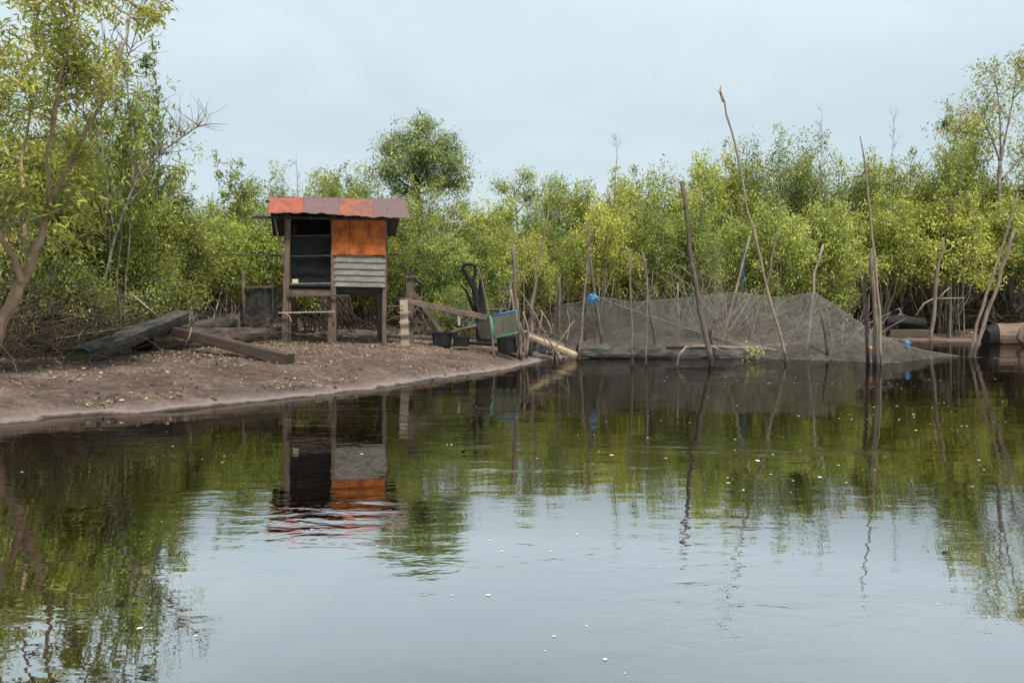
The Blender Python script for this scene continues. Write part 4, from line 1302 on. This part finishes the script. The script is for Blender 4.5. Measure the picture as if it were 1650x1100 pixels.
    panel('mesh_panel', TR, bTR, bBR, BR_); panel('mesh_panel', BL, BR_, bBR, bBL)
    def bar(a, b_, mat, r=.011): MB().tube([a, b_], r, 7).build('frame_bar', M[mat], t, smooth=True)
    bar(TL, TR, 'blue', .017); bar(TL, BL, 'green', .026); bar(BL, BR_, 'green'); bar(TR, BR_, 'green')
    bar(bTL, TL, 'blue'); bar(bTL, bBL, 'dark_pole'); bar(bBL, BL, 'dark_pole'); bar(bTR, TR, 'blue'); bar(bTL, bTR, 'blue'); bar(bTR, bBR, 'green')
    q = [bTL, at(755, 519, 16.2), at(742, 518, 16.1), at(728, 512, 16.0), at(714, 503, 15.85)]
    tag(MB().tube(q, .007, 6).build('blue_rope', M['blue'], None, origin=bTL, smooth=True), 'slack blue rope running from the cage up to the sloping beam', 'rope')

    # charred stump with a loop at its head
    b = at(780, 545, 18.2); b.z = ground(b.x, b.y)
    t = thing('charred_stump', b, 'burnt black stump with a looped branch at its head', 'stump')
    d = 18.2
    MB().tube([b - Vector((0, 0, .1)), at(776, 512, d), at(770, 488, d), at(765, 466, d), at(762, 452, d)], [.18, .14, .10, .065, .05], 10, .25).build('trunk', M['charred'], t)
    MB().tube([at(768, 475, d), at(757, 450, d), at(749, 438, d), at(745, 432, d), at(748, 426, d), at(757, 425, d), at(765, 428, d), at(766, 438, d), at(763, 450, d), at(764, 462, d)], [.07, .055, .05, .05, .045, .04, .045, .04, .04, .05], 8, .2).build('looped_branch', M['charred'], t)
    MB().tube([at(764, 500, d), at(752, 470, d - .1), at(742, 458, d - .2)], [.05, .03, .012], 7, .2).build('side_branch', M['charred'], t)
    MB().tube([at(778, 520, d), at(776, 480, d), at(774, 452, d), at(777, 448, d)], [.12, .075, .045, .015], 9, .25).build('trunk_splinter', M['charred'], t)

    # grey plank and bamboo sliding into the water
    a, b = at(838, 533, 16.3), at(906, 556, 17.2)
    tag(MB().beam(a, b, .16, .05, jit=.006).build('grey_plank', M['grey_plank'], None, origin=b), 'weathered grey plank sloping down behind the bamboo to the black log', 'plank')
    a, b = at(846, 540, 16.3), at(927, 572, 17.4)
    a = at(846, 538, 16.4)
    w = MB(); q = [a.lerp(b, k / 12) for k in range(13)]
    w.tube(q, [.075 * (1.08 if k % 4 == 0 else 1) for k in range(13)], 14, .02)
    tag(w.build('bamboo_pole', M['bamboo'], None, origin=b, smooth=True), 'thick pale bamboo pole lying with one end in the water', 'bamboo')
    for k, (pp, rr, mat, lab) in enumerate((
            ([(842, 566, 16.0), (846, 548, 16.1), (838, 520, 16.3)], .03, 'dark_pole', 'stubby dark stake beside the tub under the cage'),
            ([(864, 560, 16.6), (868, 535, 16.7), (874, 505, 16.9)], .022, 'pole', 'short crooked stick between the bent pole and the tarpaulin'),
            ([(845, 528, 17.0), (880, 534, 17.0), (915, 550, 17.4)], .025, 'dark_pole', 'dark stick lying along the grey plank'),
            ([(872, 500, 17.6), (884, 520, 17.5), (893, 548, 17.4)], .018, 'pale_pole', 'thin pale stick fallen across the tarpaulin'),
            ([(912, 558, 17.6), (918, 520, 17.9), (914, 500, 18.0)], .02, 'pole', 'thin crooked stake beside the short dark post'),
            ([(806, 500, 17.2), (815, 520, 17.0), (822, 545, 16.9)], .03, 'post', 'dark slanting board end behind the mesh cage'),
            ([(700, 545, 17.4), (745, 530, 17.6), (790, 520, 17.8)], .05, 'dark_pole', 'dark pole lying behind the black tubs'),
            ([(716, 556, 16.6), (760, 552, 16.8), (812, 556, 16.7)], .045, 'charred', 'charred pole lying on the mud between the tubs'),
            ([(735, 520, 18.6), (770, 500, 18.8), (815, 498, 18.9)], .035, 'dark_pole', 'dark branch crossing behind the charred stump'))):
        q = [at(*p) for p in pp]
        tag(MB().tube([q[0], q[0].lerp(q[1], .5), q[1], q[1].lerp(q[2], .5), q[2]], [rr, rr, rr * .95, rr * .9, rr * .7], 7, .2).build('loose_stick', M[mat], None, origin=q[0], smooth=True), lab, 'stick', 'loose sticks round the cage')
    # crumpled tarpaulin
    w = MB(); c = at(872, 541, 17.7); c.z = ground(c.x, c.y)
    rows = []
    for i in range(15):
        row = []
        for j in range(21):
            u, v = j / 20 * 2 - 1, i / 14 * 2 - 1
            h = max(0, 1 - u * u - v * v) ** .5 * .36
            h *= 1 + .55 * mnoise.noise(Vector((u * 2.6, v * 2.6, 2))) + .25 * mnoise.noise(Vector((u * 7, v * 7, 5)))
            row.append(c + Vector((u * .28, v * .25, max(h, -.02))))
        rows.append(row)
    tag(w.grid(rows).build('crumpled_tarpaulin', M['tarp'], None, origin=c), 'crumpled black tarpaulin heaped by the bent poles', 'tarpaulin')

    # long black log in the water
    log('black_log', [at(930, 566, 17.9), at(1000, 568, 18.0), at(1090, 570, 18.2), at(1170, 573, 18.3), at(1236, 578, 18.3)], [.17, .19, .18, .17, .12], 'grey_log', 'long charred grey black log floating in front of the net', rough=.35, group='floating wood', sides=20)
    a, b = at(1075, 560.5, 17.6), at(1166, 561, 17.8)
    tag(MB().beam(a, b, .10, .07, jit=.005).build('black_board', M['charred'], None, origin=a), 'short black board lying along the top of the long black log', 'board')
    q = [on_water(1091, 588) - Vector((0, 0, .2)), on_water(1091, 588), at(1094, 572, 15.6), at(1105, 559, 15.7), at(1125, 557.5, 15.9), at(1146, 557, 16.1), at(1160, 564, 16.2), at(1180, 572, 16.4), at(1215, 577.5, 16.6), at(1240, 578, 17)]
    tag(MB().tube(q, [.02, .024, .024, .026, .024, .022, .02, .018, .013, .008], 8, .12).build('arched_branch', M['pale_pole'], None, origin=q[1], smooth=True), 'pale brown branch arching out of the water over the black log', 'branch')
    q = [at(1150, 558, 16.8), at(1185, 560, 16.9), at(1230, 560, 17.1), at(1260, 566, 17.2)]
    tag(MB().tube(q, [.03, .03, .025, .02], 7, .15).build('grey_driftwood', M['pale_pole'], None, origin=q[0], smooth=True), 'slim grey driftwood stick lying behind the arching branch', 'branch')
    P = Plant(95); b = at(1212, 573, 16.9)
    for k in range(9):
        s = P.curve(b, (P.r.gauss(0, 1), P.r.gauss(0, .6), .6), .32, 3, .2, 0)
        P.wood.tube([Vector(b) - Vector((0, 0, .01))] + s, [.006, .006, .005, .004, .003], 4, cap=False)
        P.leafy(s, 2, 5, .05, YG, .09, .2, .1)
    t = thing('green_sprig', b, 'green leafy sprig caught at the end of the arching branch', 'sprig')
    P.p = [q - np.array(b) for q in P.p]; P.wood.v = [tuple(Vector(v) - b) for v in P.wood.v]
    P.emit(t, M['twig'], 'twigs', 'leaves')

    # far bank pieces
    log('charred_log', [at(1428, 519, 30.5), at(1458, 519, 30.3), at(1489, 521, 30.2)], [.26, .27, .22], 'charred', 'fat charred log on the far bank below the root tangle', group='logs on the far bank', rough=.2)
    a, b = at(1431, 536.5, 29.8), at(1498, 537, 29.6)
    tag(MB().beam(a, b, .5, .30, jit=.01).build('sawn_timber', M['beam'], None, origin=a), 'sawn timber with pale top edge lying before the charred log', 'timber')
    a, b = at(1604, 538, 27.6), at(1800, 532, 26.8)
    t = thing('fallen_tan_log', at(1604, 552, 27.6), 'huge tan fallen log with a black burnt end at the water', 'log', 'logs on the far bank')
    q = [a.lerp(b, k / 10) for k in range(11)]
    MB().tube(q, [.40] * 11, 18, .10).build('bark', M['tan_log'], t)
    a2 = at(1585, 541, 27.5)
    MB().tube([a2, a2.lerp(a, .5), a + (b - a) * .01], [.30, .36, .405], 16, .2).build('burnt_end', M['charred'], t)
    q = [at(1652, 556, 25), at(1641, 545, 25), at(1647, 530, 25), at(1665, 515, 25)]
    tag(MB().tube(q, [.07, .08, .07, .05], 8, .2).build('crooked_root', M['pole'], None, origin=q[0], smooth=True), 'crooked brown root rising from the water before the tan log', 'root')
    q = [at(1442, 500, 30.6), at(1449, 497, 30.5), at(1452, 505, 30.5), at(1447, 507, 30.4), at(1458, 508, 30.4)]
    tag(MB().tube(q, [.03, .035, .035, .03, .02], 7, .1).build('curled_root', M['pale_pole'], None, origin=q[-1], smooth=True), 'pale curled root lying on top of the charred log', 'root')
    q = [at(1475, 508, 30.2), at(1490, 488, 30.1), at(1505, 481, 30.0), at(1555, 480, 30.0)]
    tag(MB().tube(q, [.045, .04, .035, .02], 7, .1).build('bent_branch', M['pale_pole'], None, origin=q[0], smooth=True), 'pale bent branch arching above the root tangle', 'branch')
    q = [at(1512, 482, 29.9), at(1522, 470, 29.9), at(1531, 463, 29.9)]
    tag(MB().tube(q, [.035, .03, .02], 7, .1).build('forked_stub', M['pale_pole'], None, origin=q[0], smooth=True), 'short pale stub branch pointing up beside the slim pale far pole', 'branch')


# ------------------------------------------------------------------ poles
def build_poles():
    g = 'poles standing in the shallows'

    def pole(pts, d0, d1, r0, r1, mat, label, forks=(), name='wooden_pole', extra=None):
        r = random.Random(len(label) * 7 + int(pts[0][0]))
        n = len(pts)
        if d0 is None: d0 = F * CAMZ / (pts[0][1] - HZ)
        if d1 is None: d1 = d0
        y0, y1 = pts[0][1], pts[-1][1]
        W = [at(px, py, d0 + (d1 - d0) * (y0 - py) / (y0 - y1)) for px, py in pts]
        base = W[0].copy()
        q = [base - (W[1] - W[0]).normalized() * .7]
        for k in range(n - 1):
            m = max(2, int((W[k + 1] - W[k]).length / .35))
            for i in range(m):
                q.append(W[k].lerp(W[k + 1], i / m) + Vector((r.gauss(0, r0 * .3), r.gauss(0, r0 * .3), 0)) * (k + i > 0))
        q.append(W[-1])
        m = len(q)
        r0, r1 = r0 * .77, r1 * .85
        rad = [(r0 + (r1 - r0) * i / (m - 1)) * r.uniform(.9, 1.12) for i in range(m)]
        t = thing(name, base, label, 'pole', g)
        sh = MB().tube(q, rad, 9, .16).build('shaft', M[mat], t, smooth=True)
        for f in forks:
            dd = d0 + (d1 - d0) * (y0 - f[0][1]) / (y0 - y1)
            fq = [at(px, py, dd) for px, py in f]
            MB().tube(fq, [max(r1, .012) * (1 - .5 * i / (len(fq) - 1)) for i in range(len(fq))], 6, .15).build('fork', M[mat], sh, smooth=True)
        return t
    pole([(838, 572), (834, 520), (829, 440), (826, 392)], 16.0, 16.0, .055, .05, 'pole', 'thick grey pole standing against the blue edged cage')
    pole([(839, 570), (838, 530), (834, 480)], 15.8, 15.8, .03, .025, 'pole', 'thin pole close beside the thick grey pole at the cage')
    pole([(854, 562), (857, 510), (860, 470), (864, 435), (876, 385), (884, 338)], 16.8, 16.9, .085, .016, 'pole', 'bent pole with thick lower half and thin dark tip near the cage')
    pole([(795, 560), (790, 515), (779, 465), (771, 432)], 15.1, 15.2, .035, .012, 'pole', 'slim leaning stick propped at the green cage edge')
    pole([(828, 505), (826, 485), (823, 466)], 15.9, 15.9, .03, .028, 'pale_pole', 'short pale stick behind the cage top')
    pole([(881, 541), (862, 505), (839, 470)], 16.6, 16.8, .025, .018, 'pole', 'thin stick slanting across the bent pole')
    pole([(850, 556), (851, 530), (843, 502)], 16.3, 16.3, .03, .02, 'pale_pole', 'short crooked pale stake with a white knot below the slanting stick')
    pole([(893, 560), (890, 520), (886, 478)], 17.4, 17.5, .03, .012, 'dark_pole', 'forked twiggy branch upright beside the tarpaulin', forks=([(889, 515), (880, 502), (876, 495)], [(891, 520), (897, 495), (894, 475)]))
    pole([(904, 555), (902, 500), (900, 447)], 18.6, 18.6, .055, .05, 'dark_pole', 'short dark post at the start of the net')
    pole([(904, 546), (926, 516)], 17.0, 17.4, .012, .010, 'pale_pole', 'thin pale rod slanting before the start of the net')
    pole([(934, 562), (940, 480), (946, 420), (948, 385), (945, 357)], 17.4, 17.6, .045, .022, 'pole', 'pale crooked pole with split tip left of the blue rag pole'.replace('left of', 'beside'), forks=([(948, 390), (950, 372), (950, 358)], [(949, 395), (955, 378), (957, 366)]))
    pole([(971, 556), (962, 500), (954, 440), (950, 410), (947, 385)], 18.4, 18.6, .065, .03, 'dark_pole', 'dark leaning pole tied with a blue rag at the net')
    pole([(945, 505), (947, 460), (950, 425)], 18.8, 18.8, .03, .02, 'pole', 'thin stick just behind the blue rag')
    pole([(972, 485), (981, 455), (991, 430)], 19.5, 19.6, .022, .012, 'pole', 'thin twig leaning away above the net past the blue rag')
    pole([(1019, 586), (1017, 500), (1013, 400)], None, None, .032, .022, 'pole', 'slender straight pole in front of the net and black log')
    pole([(1041, 588), (1043, 500), (1042, 440), (1037, 408)], None, None, .032, .018, 'pole', 'slender pole standing in the water just before its darker twin')
    pole([(1057, 562), (1050, 510), (1044, 465), (1034, 400)], 18.5, 18.6, .055, .02, 'dark_pole', 'darker twin pole leaning behind the black log')
    pole([(1093, 500), (1092, 455)], 22, 22, .03, .02, 'pale_pole', 'short pale stick rising just above the net middle')
    pole([(1147, 588), (1137, 535), (1122, 460), (1108, 370), (1098, 292)], None, None, .078, .05, 'dark_pole', 'thick brown pole leaning, with a broken flat top')
    pole([(1150, 586), (1148, 560), (1143, 533)], 16.6, 16.6, .075, .06, 'charred', 'stubby black stake at the foot of the thick brown pole')
    pole([(1162, 560), (1185, 470), (1208, 380)], 20.5, 20.8, .045, .03, 'pale_pole', 'pale stick with blue cord leaning behind the net')
    pole([(1205, 562), (1222, 500), (1240, 440), (1255, 365)], 19.0, 19.3, .04, .02, 'pole', 'brown pole crossing the tallest pole')
    pole([(1268, 582), (1252, 520), (1237, 470), (1214, 370), (1190, 262), (1172, 185), (1160, 143)], None, 16.2, .048, .020, 'pale_pole', 'tallest slender pole leaning high above the hedge with a forked tip', forks=([(1165, 165), (1160, 150), (1156, 146)], [(1162, 152), (1161, 143), (1161, 138)]))
    pole([(1300, 560), (1306, 500), (1313, 440), (1326, 395)], 19.6, 19.8, .05, .035, 'pale_pole', 'pale pole holding up the net peak')
    pole([(1335, 579), (1330, 540), (1323, 500)], None, None, .045, .035, 'dark_pole', 'short dark stake behind the net foam line')
    pole([(1399, 586), (1397, 520), (1395, 440)], None, None, .05, .04, 'dark_pole', 'dark post with orange twine closest to the net beside the tall crooked pole')
    pole([(1410, 587), (1409, 500), (1406, 400)], None, None, .07, .055, 'pole', 'stout post standing between dark post and tall crooked pole')
    pole([(1421, 588), (1416, 500), (1409, 420), (1402, 340), (1396, 280), (1386, 220)], None, None, .042, .016, 'pale_pole', 'tall crooked pale pole rising above the hedge top')
    pole([(1500, 562), (1503, 510), (1510, 440), (1519, 385)], 23.2, 23.4, .08, .05, 'pole', 'slim pale far pole standing before the charred log')
    pole([(1562, 576), (1575, 520), (1598, 450), (1620, 385), (1640, 312)], None, 18.8, .055, .025, 'pole', 'long slanting pole closest to the tan log, thinner of the pair')
    pole([(1569, 574), (1582, 530), (1603, 475), (1622, 410), (1636, 368)], None, 19.0, .068, .042, 'pole', 'slanting pole with broken top, thicker of the pair')
    pole([(1393, 500), (1391, 470), (1386, 440)], 24, 24, .04, .03, 'dark_pole', 'short dark stick with an orange flower tuft behind the net end')
    pole([(1228, 546), (1222, 500), (1216, 468)], 20.5, 20.5, .03, .02, 'dark_pole', 'thin dark stake seen through the net near the crossing poles')


# ------------------------------------------------------------------ nets
def build_nets():
    def densify(P, n):
        L = [0]
        for k in range(1, len(P)): L.append(L[-1] + (P[k] - P[k - 1]).length)
        out = []
        for i in range(n + 1):
            s = L[-1] * i / n; k = 0
            while k < len(P) - 2 and L[k + 1] < s: k += 1
            out.append(P[k].lerp(P[k + 1], (s - L[k]) / max(L[k + 1] - L[k], 1e-6)))
        return out

    def net(label, top, bot, n=70, m=14, sag=.10, belly=.12, rope='rope', seed=0):
        T = densify([at(*p) for p in top], n); B = densify([at(*p) for p in bot], n)
        rows = []
        for i in range(m + 1):
            t = i / m; row = []
            for j in range(n + 1):
                p = T[j].lerp(B[j], t)
                w = math.sin(math.pi * t)
                q = Vector((j * .22, t * 2.2, seed))
                p = p + Vector((mnoise.noise(q + Vector((9, 0, 0))) * .08 * w, belly * w * (mnoise.noise(q) * .8 + .12 * math.sin(j * .8)), -sag * .3 * w))
                row.append(p)
            rows.append(row)
        base = B[0].copy()
        t = thing('fishing_net', base, label, 'net', 'fishing nets hung on the poles')
        MB().grid(rows).build('netting', M['net'], t, smooth=True)
        MB().tube(T, .008, 6).build('head_rope', M[rope], t, smooth=True)
        return t
    net('brown fine mesh net sloping from the blue rag pole down to the black log',
        [(893, 496, 18.8), (908, 491, 18.7), (932, 488, 18.6), (957, 475, 18.4), (985, 487, 18.4), (1020, 500, 18.4), (1050, 510, 18.5), (1100, 527, 18.6), (1150, 542, 18.7), (1205, 559, 18.8)],
        [(893, 555, 18.8), (915, 566, 18.9), (960, 570, 18.8), (1020, 570, 18.8), (1060, 572, 18.8), (1110, 572, 18.9), (1150, 572, 18.9), (1205, 573, 18.9)])
    net('wide grey fishing net rising to two peaks between the poles and trailing to the water',
        [(958, 478, 20.5), (1020, 487, 21), (1092, 481, 21), (1130, 478, 20.8), (1185, 470, 20.6), (1222, 476, 20.4), (1265, 480, 20.2), (1311, 470, 19.7), (1345, 492, 19), (1395, 527, 18.0), (1440, 550, 17.6), (1490, 565, 17.8), (1545, 573.5, 18.8)],
        [(958, 568, 20.8), (1020, 570, 20.8), (1092, 571, 20.4), (1150, 572, 19.8), (1200, 574, 18.9), (1240, 577, 18.0), (1290, 579, 17.4), (1340, 580, 17.2), (1390, 583, 16.5), (1425, 583.5, 16.4), (1460, 582, 16.7), (1500, 578, 17.7), (1545, 575, 18.5)], n=100)
    wide = bpy.data.objects['fishing_net.001']
    for a_, b_ in (((1311, 471, 19.6), (1392, 566, 17.6)), ((1185, 471, 20.5), (1232, 574, 18.2)), ((1309, 472, 19.6), (1252, 575, 17.9)), ((1222, 476, 20.2), (1140, 566, 19.9)), ((1345, 492, 18.9), (1420, 578, 16.6))):
        a_, b_ = at(*a_), at(*b_); q = [a_.lerp(b_, i / 8) - Vector((0, .06, .10 * math.sin(math.pi * i / 8))) for i in range(9)]
        MB().tube(q, .005, 5).build('net_cord', M['rope'], wide, smooth=True)
    # net stretched behind the tall crooked pole, and small trimmings
    c = at(955, 479, 18.25)
    w = MB()
    for k in range(9):
        a = k * .7; e = c + Vector((math.cos(a) * R.uniform(.06, .16), R.uniform(-.05, .05), R.uniform(-.20, .06)))
        w.tube([c + Vector((0, -.05, .02)), c.lerp(e, .5) + Vector((0, -.06, .03)), e], [.05, .05, .015], 7, .4)
    tag(w.build('blue_rag', M['sky_blue'], None, origin=c), 'bright blue rag knotted round the dark leaning pole', 'rag')
    e = at(962, 470, 18.2)
    c = at(1462, 552, 17.5)
    w = MB().tube([c + Vector((-.05, 0, -.02)), c + Vector((0, 0, .03)), c + Vector((.06, 0, 0)), c + Vector((.03, 0, -.06)), c + Vector((-.05, 0, -.03))], [.03, .04, .035, .03, .03], 8, .3)
    tag(w.build('blue_float', M['sky_blue'], None, origin=c, smooth=True), 'small blue float on the trailing end of the net', 'float')
    c = at(1399, 560, 16.0)
    w = MB()
    for k in range(3):
        q = [c + Vector((math.cos(a) * .075, math.sin(a) * .075, .012 * k + .02 * math.sin(a * 2))) for a in [i * .524 for i in range(13)]]
        w.tube(q, .008, 5)
    tag(w.build('orange_twine', M['orange_tie'], None, origin=c), 'orange twine wound round the dark post', 'twine')
    w = MB()
    for k in range(2):
        q = [at(1197 + k * 2.5 + 2 * math.sin(i * 1.3 + k), 400 + i * 12, 20.5) for i in range(7)]
        w.tube(q, .006, 5)
    tag(w.build('blue_rope', M['blue'], None, origin=at(1200, 470, 20.5)), 'blue cord dangling along the pale leaning stick', 'cord')


# ------------------------------------------------------------------ light, sky, camera
def build_light():
    w = bpy.data.worlds.new("World"); S.world = w
    w.use_nodes = True
    nt = w.node_tree; nd = nt.nodes; lk = nt.links
    nd.clear()
    out = nd.new('ShaderNodeOutputWorld'); bg = nd.new('ShaderNodeBackground')
    el, az = math.radians(63), math.radians(163)      # sun behind the camera, off to one side
    sky = nd.new('ShaderNodeTexSky'); sky.sky_type = 'NISHITA'; sky.sun_disc = False
    sky.sun_elevation = el; sky.sun_rotation = az
    tc = nd.new('ShaderNodeTexCoord')
    sx = nd.new('ShaderNodeSeparateXYZ'); lk.new(tc.outputs['Generated'], sx.inputs[0])
    n1 = noise_node(nd, lk, mapped(nd, lk, tc.outputs['Generated'], (1.6, 1.6, 5.0)), 1.6, 7, 0.55, 0.6)
    r1 = ramp(nd, [(0.34, (5.15, 6.2, 6.65)), (0.52, (5.5, 6.5, 6.9)), (0.70, (6.15, 7.0, 7.3))])
    lk.new(n1.outputs['Fac'], r1.inputs['Fac'])
    # sky brightened where near water mirrors it, dimmed overhead to cut ambient light
    r2 = ramp(nd, [(0.0, 1.0), (0.24, 0.93), (0.40, 1.1), (0.60, 0.85), (0.8, 0.7)])
    lk.new(sx.outputs['Z'], r2.inputs['Fac'])
    cl = mix_rgb(nd, lk, 1.0, r1.outputs['Color'], r2.outputs['Color'], 'MULTIPLY')
    mx = mix_rgb(nd, lk, 0.88, sky.outputs['Color'], cl)
    lk.new(mx, bg.inputs['Color']); bg.inputs['Strength'].default_value = 0.1
    lk.new(bg.outputs[0], out.inputs['Surface'])
    L = bpy.data.lights.new('sun', 'SUN'); L.energy = 4.3; L.angle = math.radians(8); L.color = (1.0, 0.955, 0.88)
    o = bpy.data.objects.new('sun', L); COL.objects.link(o)
    d = Vector((math.sin(az) * math.cos(el), math.cos(az) * math.cos(el), math.sin(el)))
    o.rotation_euler = d.to_track_quat('Z', 'Y').to_euler()
    o.location = (0, 0, 30)


def build_camera():
    c = bpy.data.cameras.new('camera'); o = bpy.data.objects.new('camera', c); COL.objects.link(o)
    c.sensor_width = 36; c.lens = 36 * F / 1650; c.sensor_fit = 'HORIZONTAL'
    c.shift_y = (HZ - 550) / 1650
    c.clip_start = .05; c.clip_end = 3000
    o.location = (0, 0, CAMZ); o.rotation_euler = (math.radians(90), 0, 0)
    S.camera = o
    S.view_settings.view_transform = 'Standard'; S.view_settings.look = 'None'
    S.view_settings.exposure = 0.40; S.view_settings.gamma = 1.0
    S.render.engine = 'CYCLES'
    S.cycles.max_bounces = 6; S.cycles.diffuse_bounces = 3; S.cycles.glossy_bounces = 3
    S.cycles.transparent_max_bounces = 24; S.cycles.transmission_bounces = 3
    S.cycles.use_denoising = True
    S.cycles.sample_clamp_indirect = 6


build_ground(); build_water()
build_hut(); build_props(); build_poles(); build_nets()
build_shrubs(); build_trees(); build_saplings(); build_far_wood(); build_brush()
build_litter(); build_clods(); build_foam()
build_light(); build_camera()
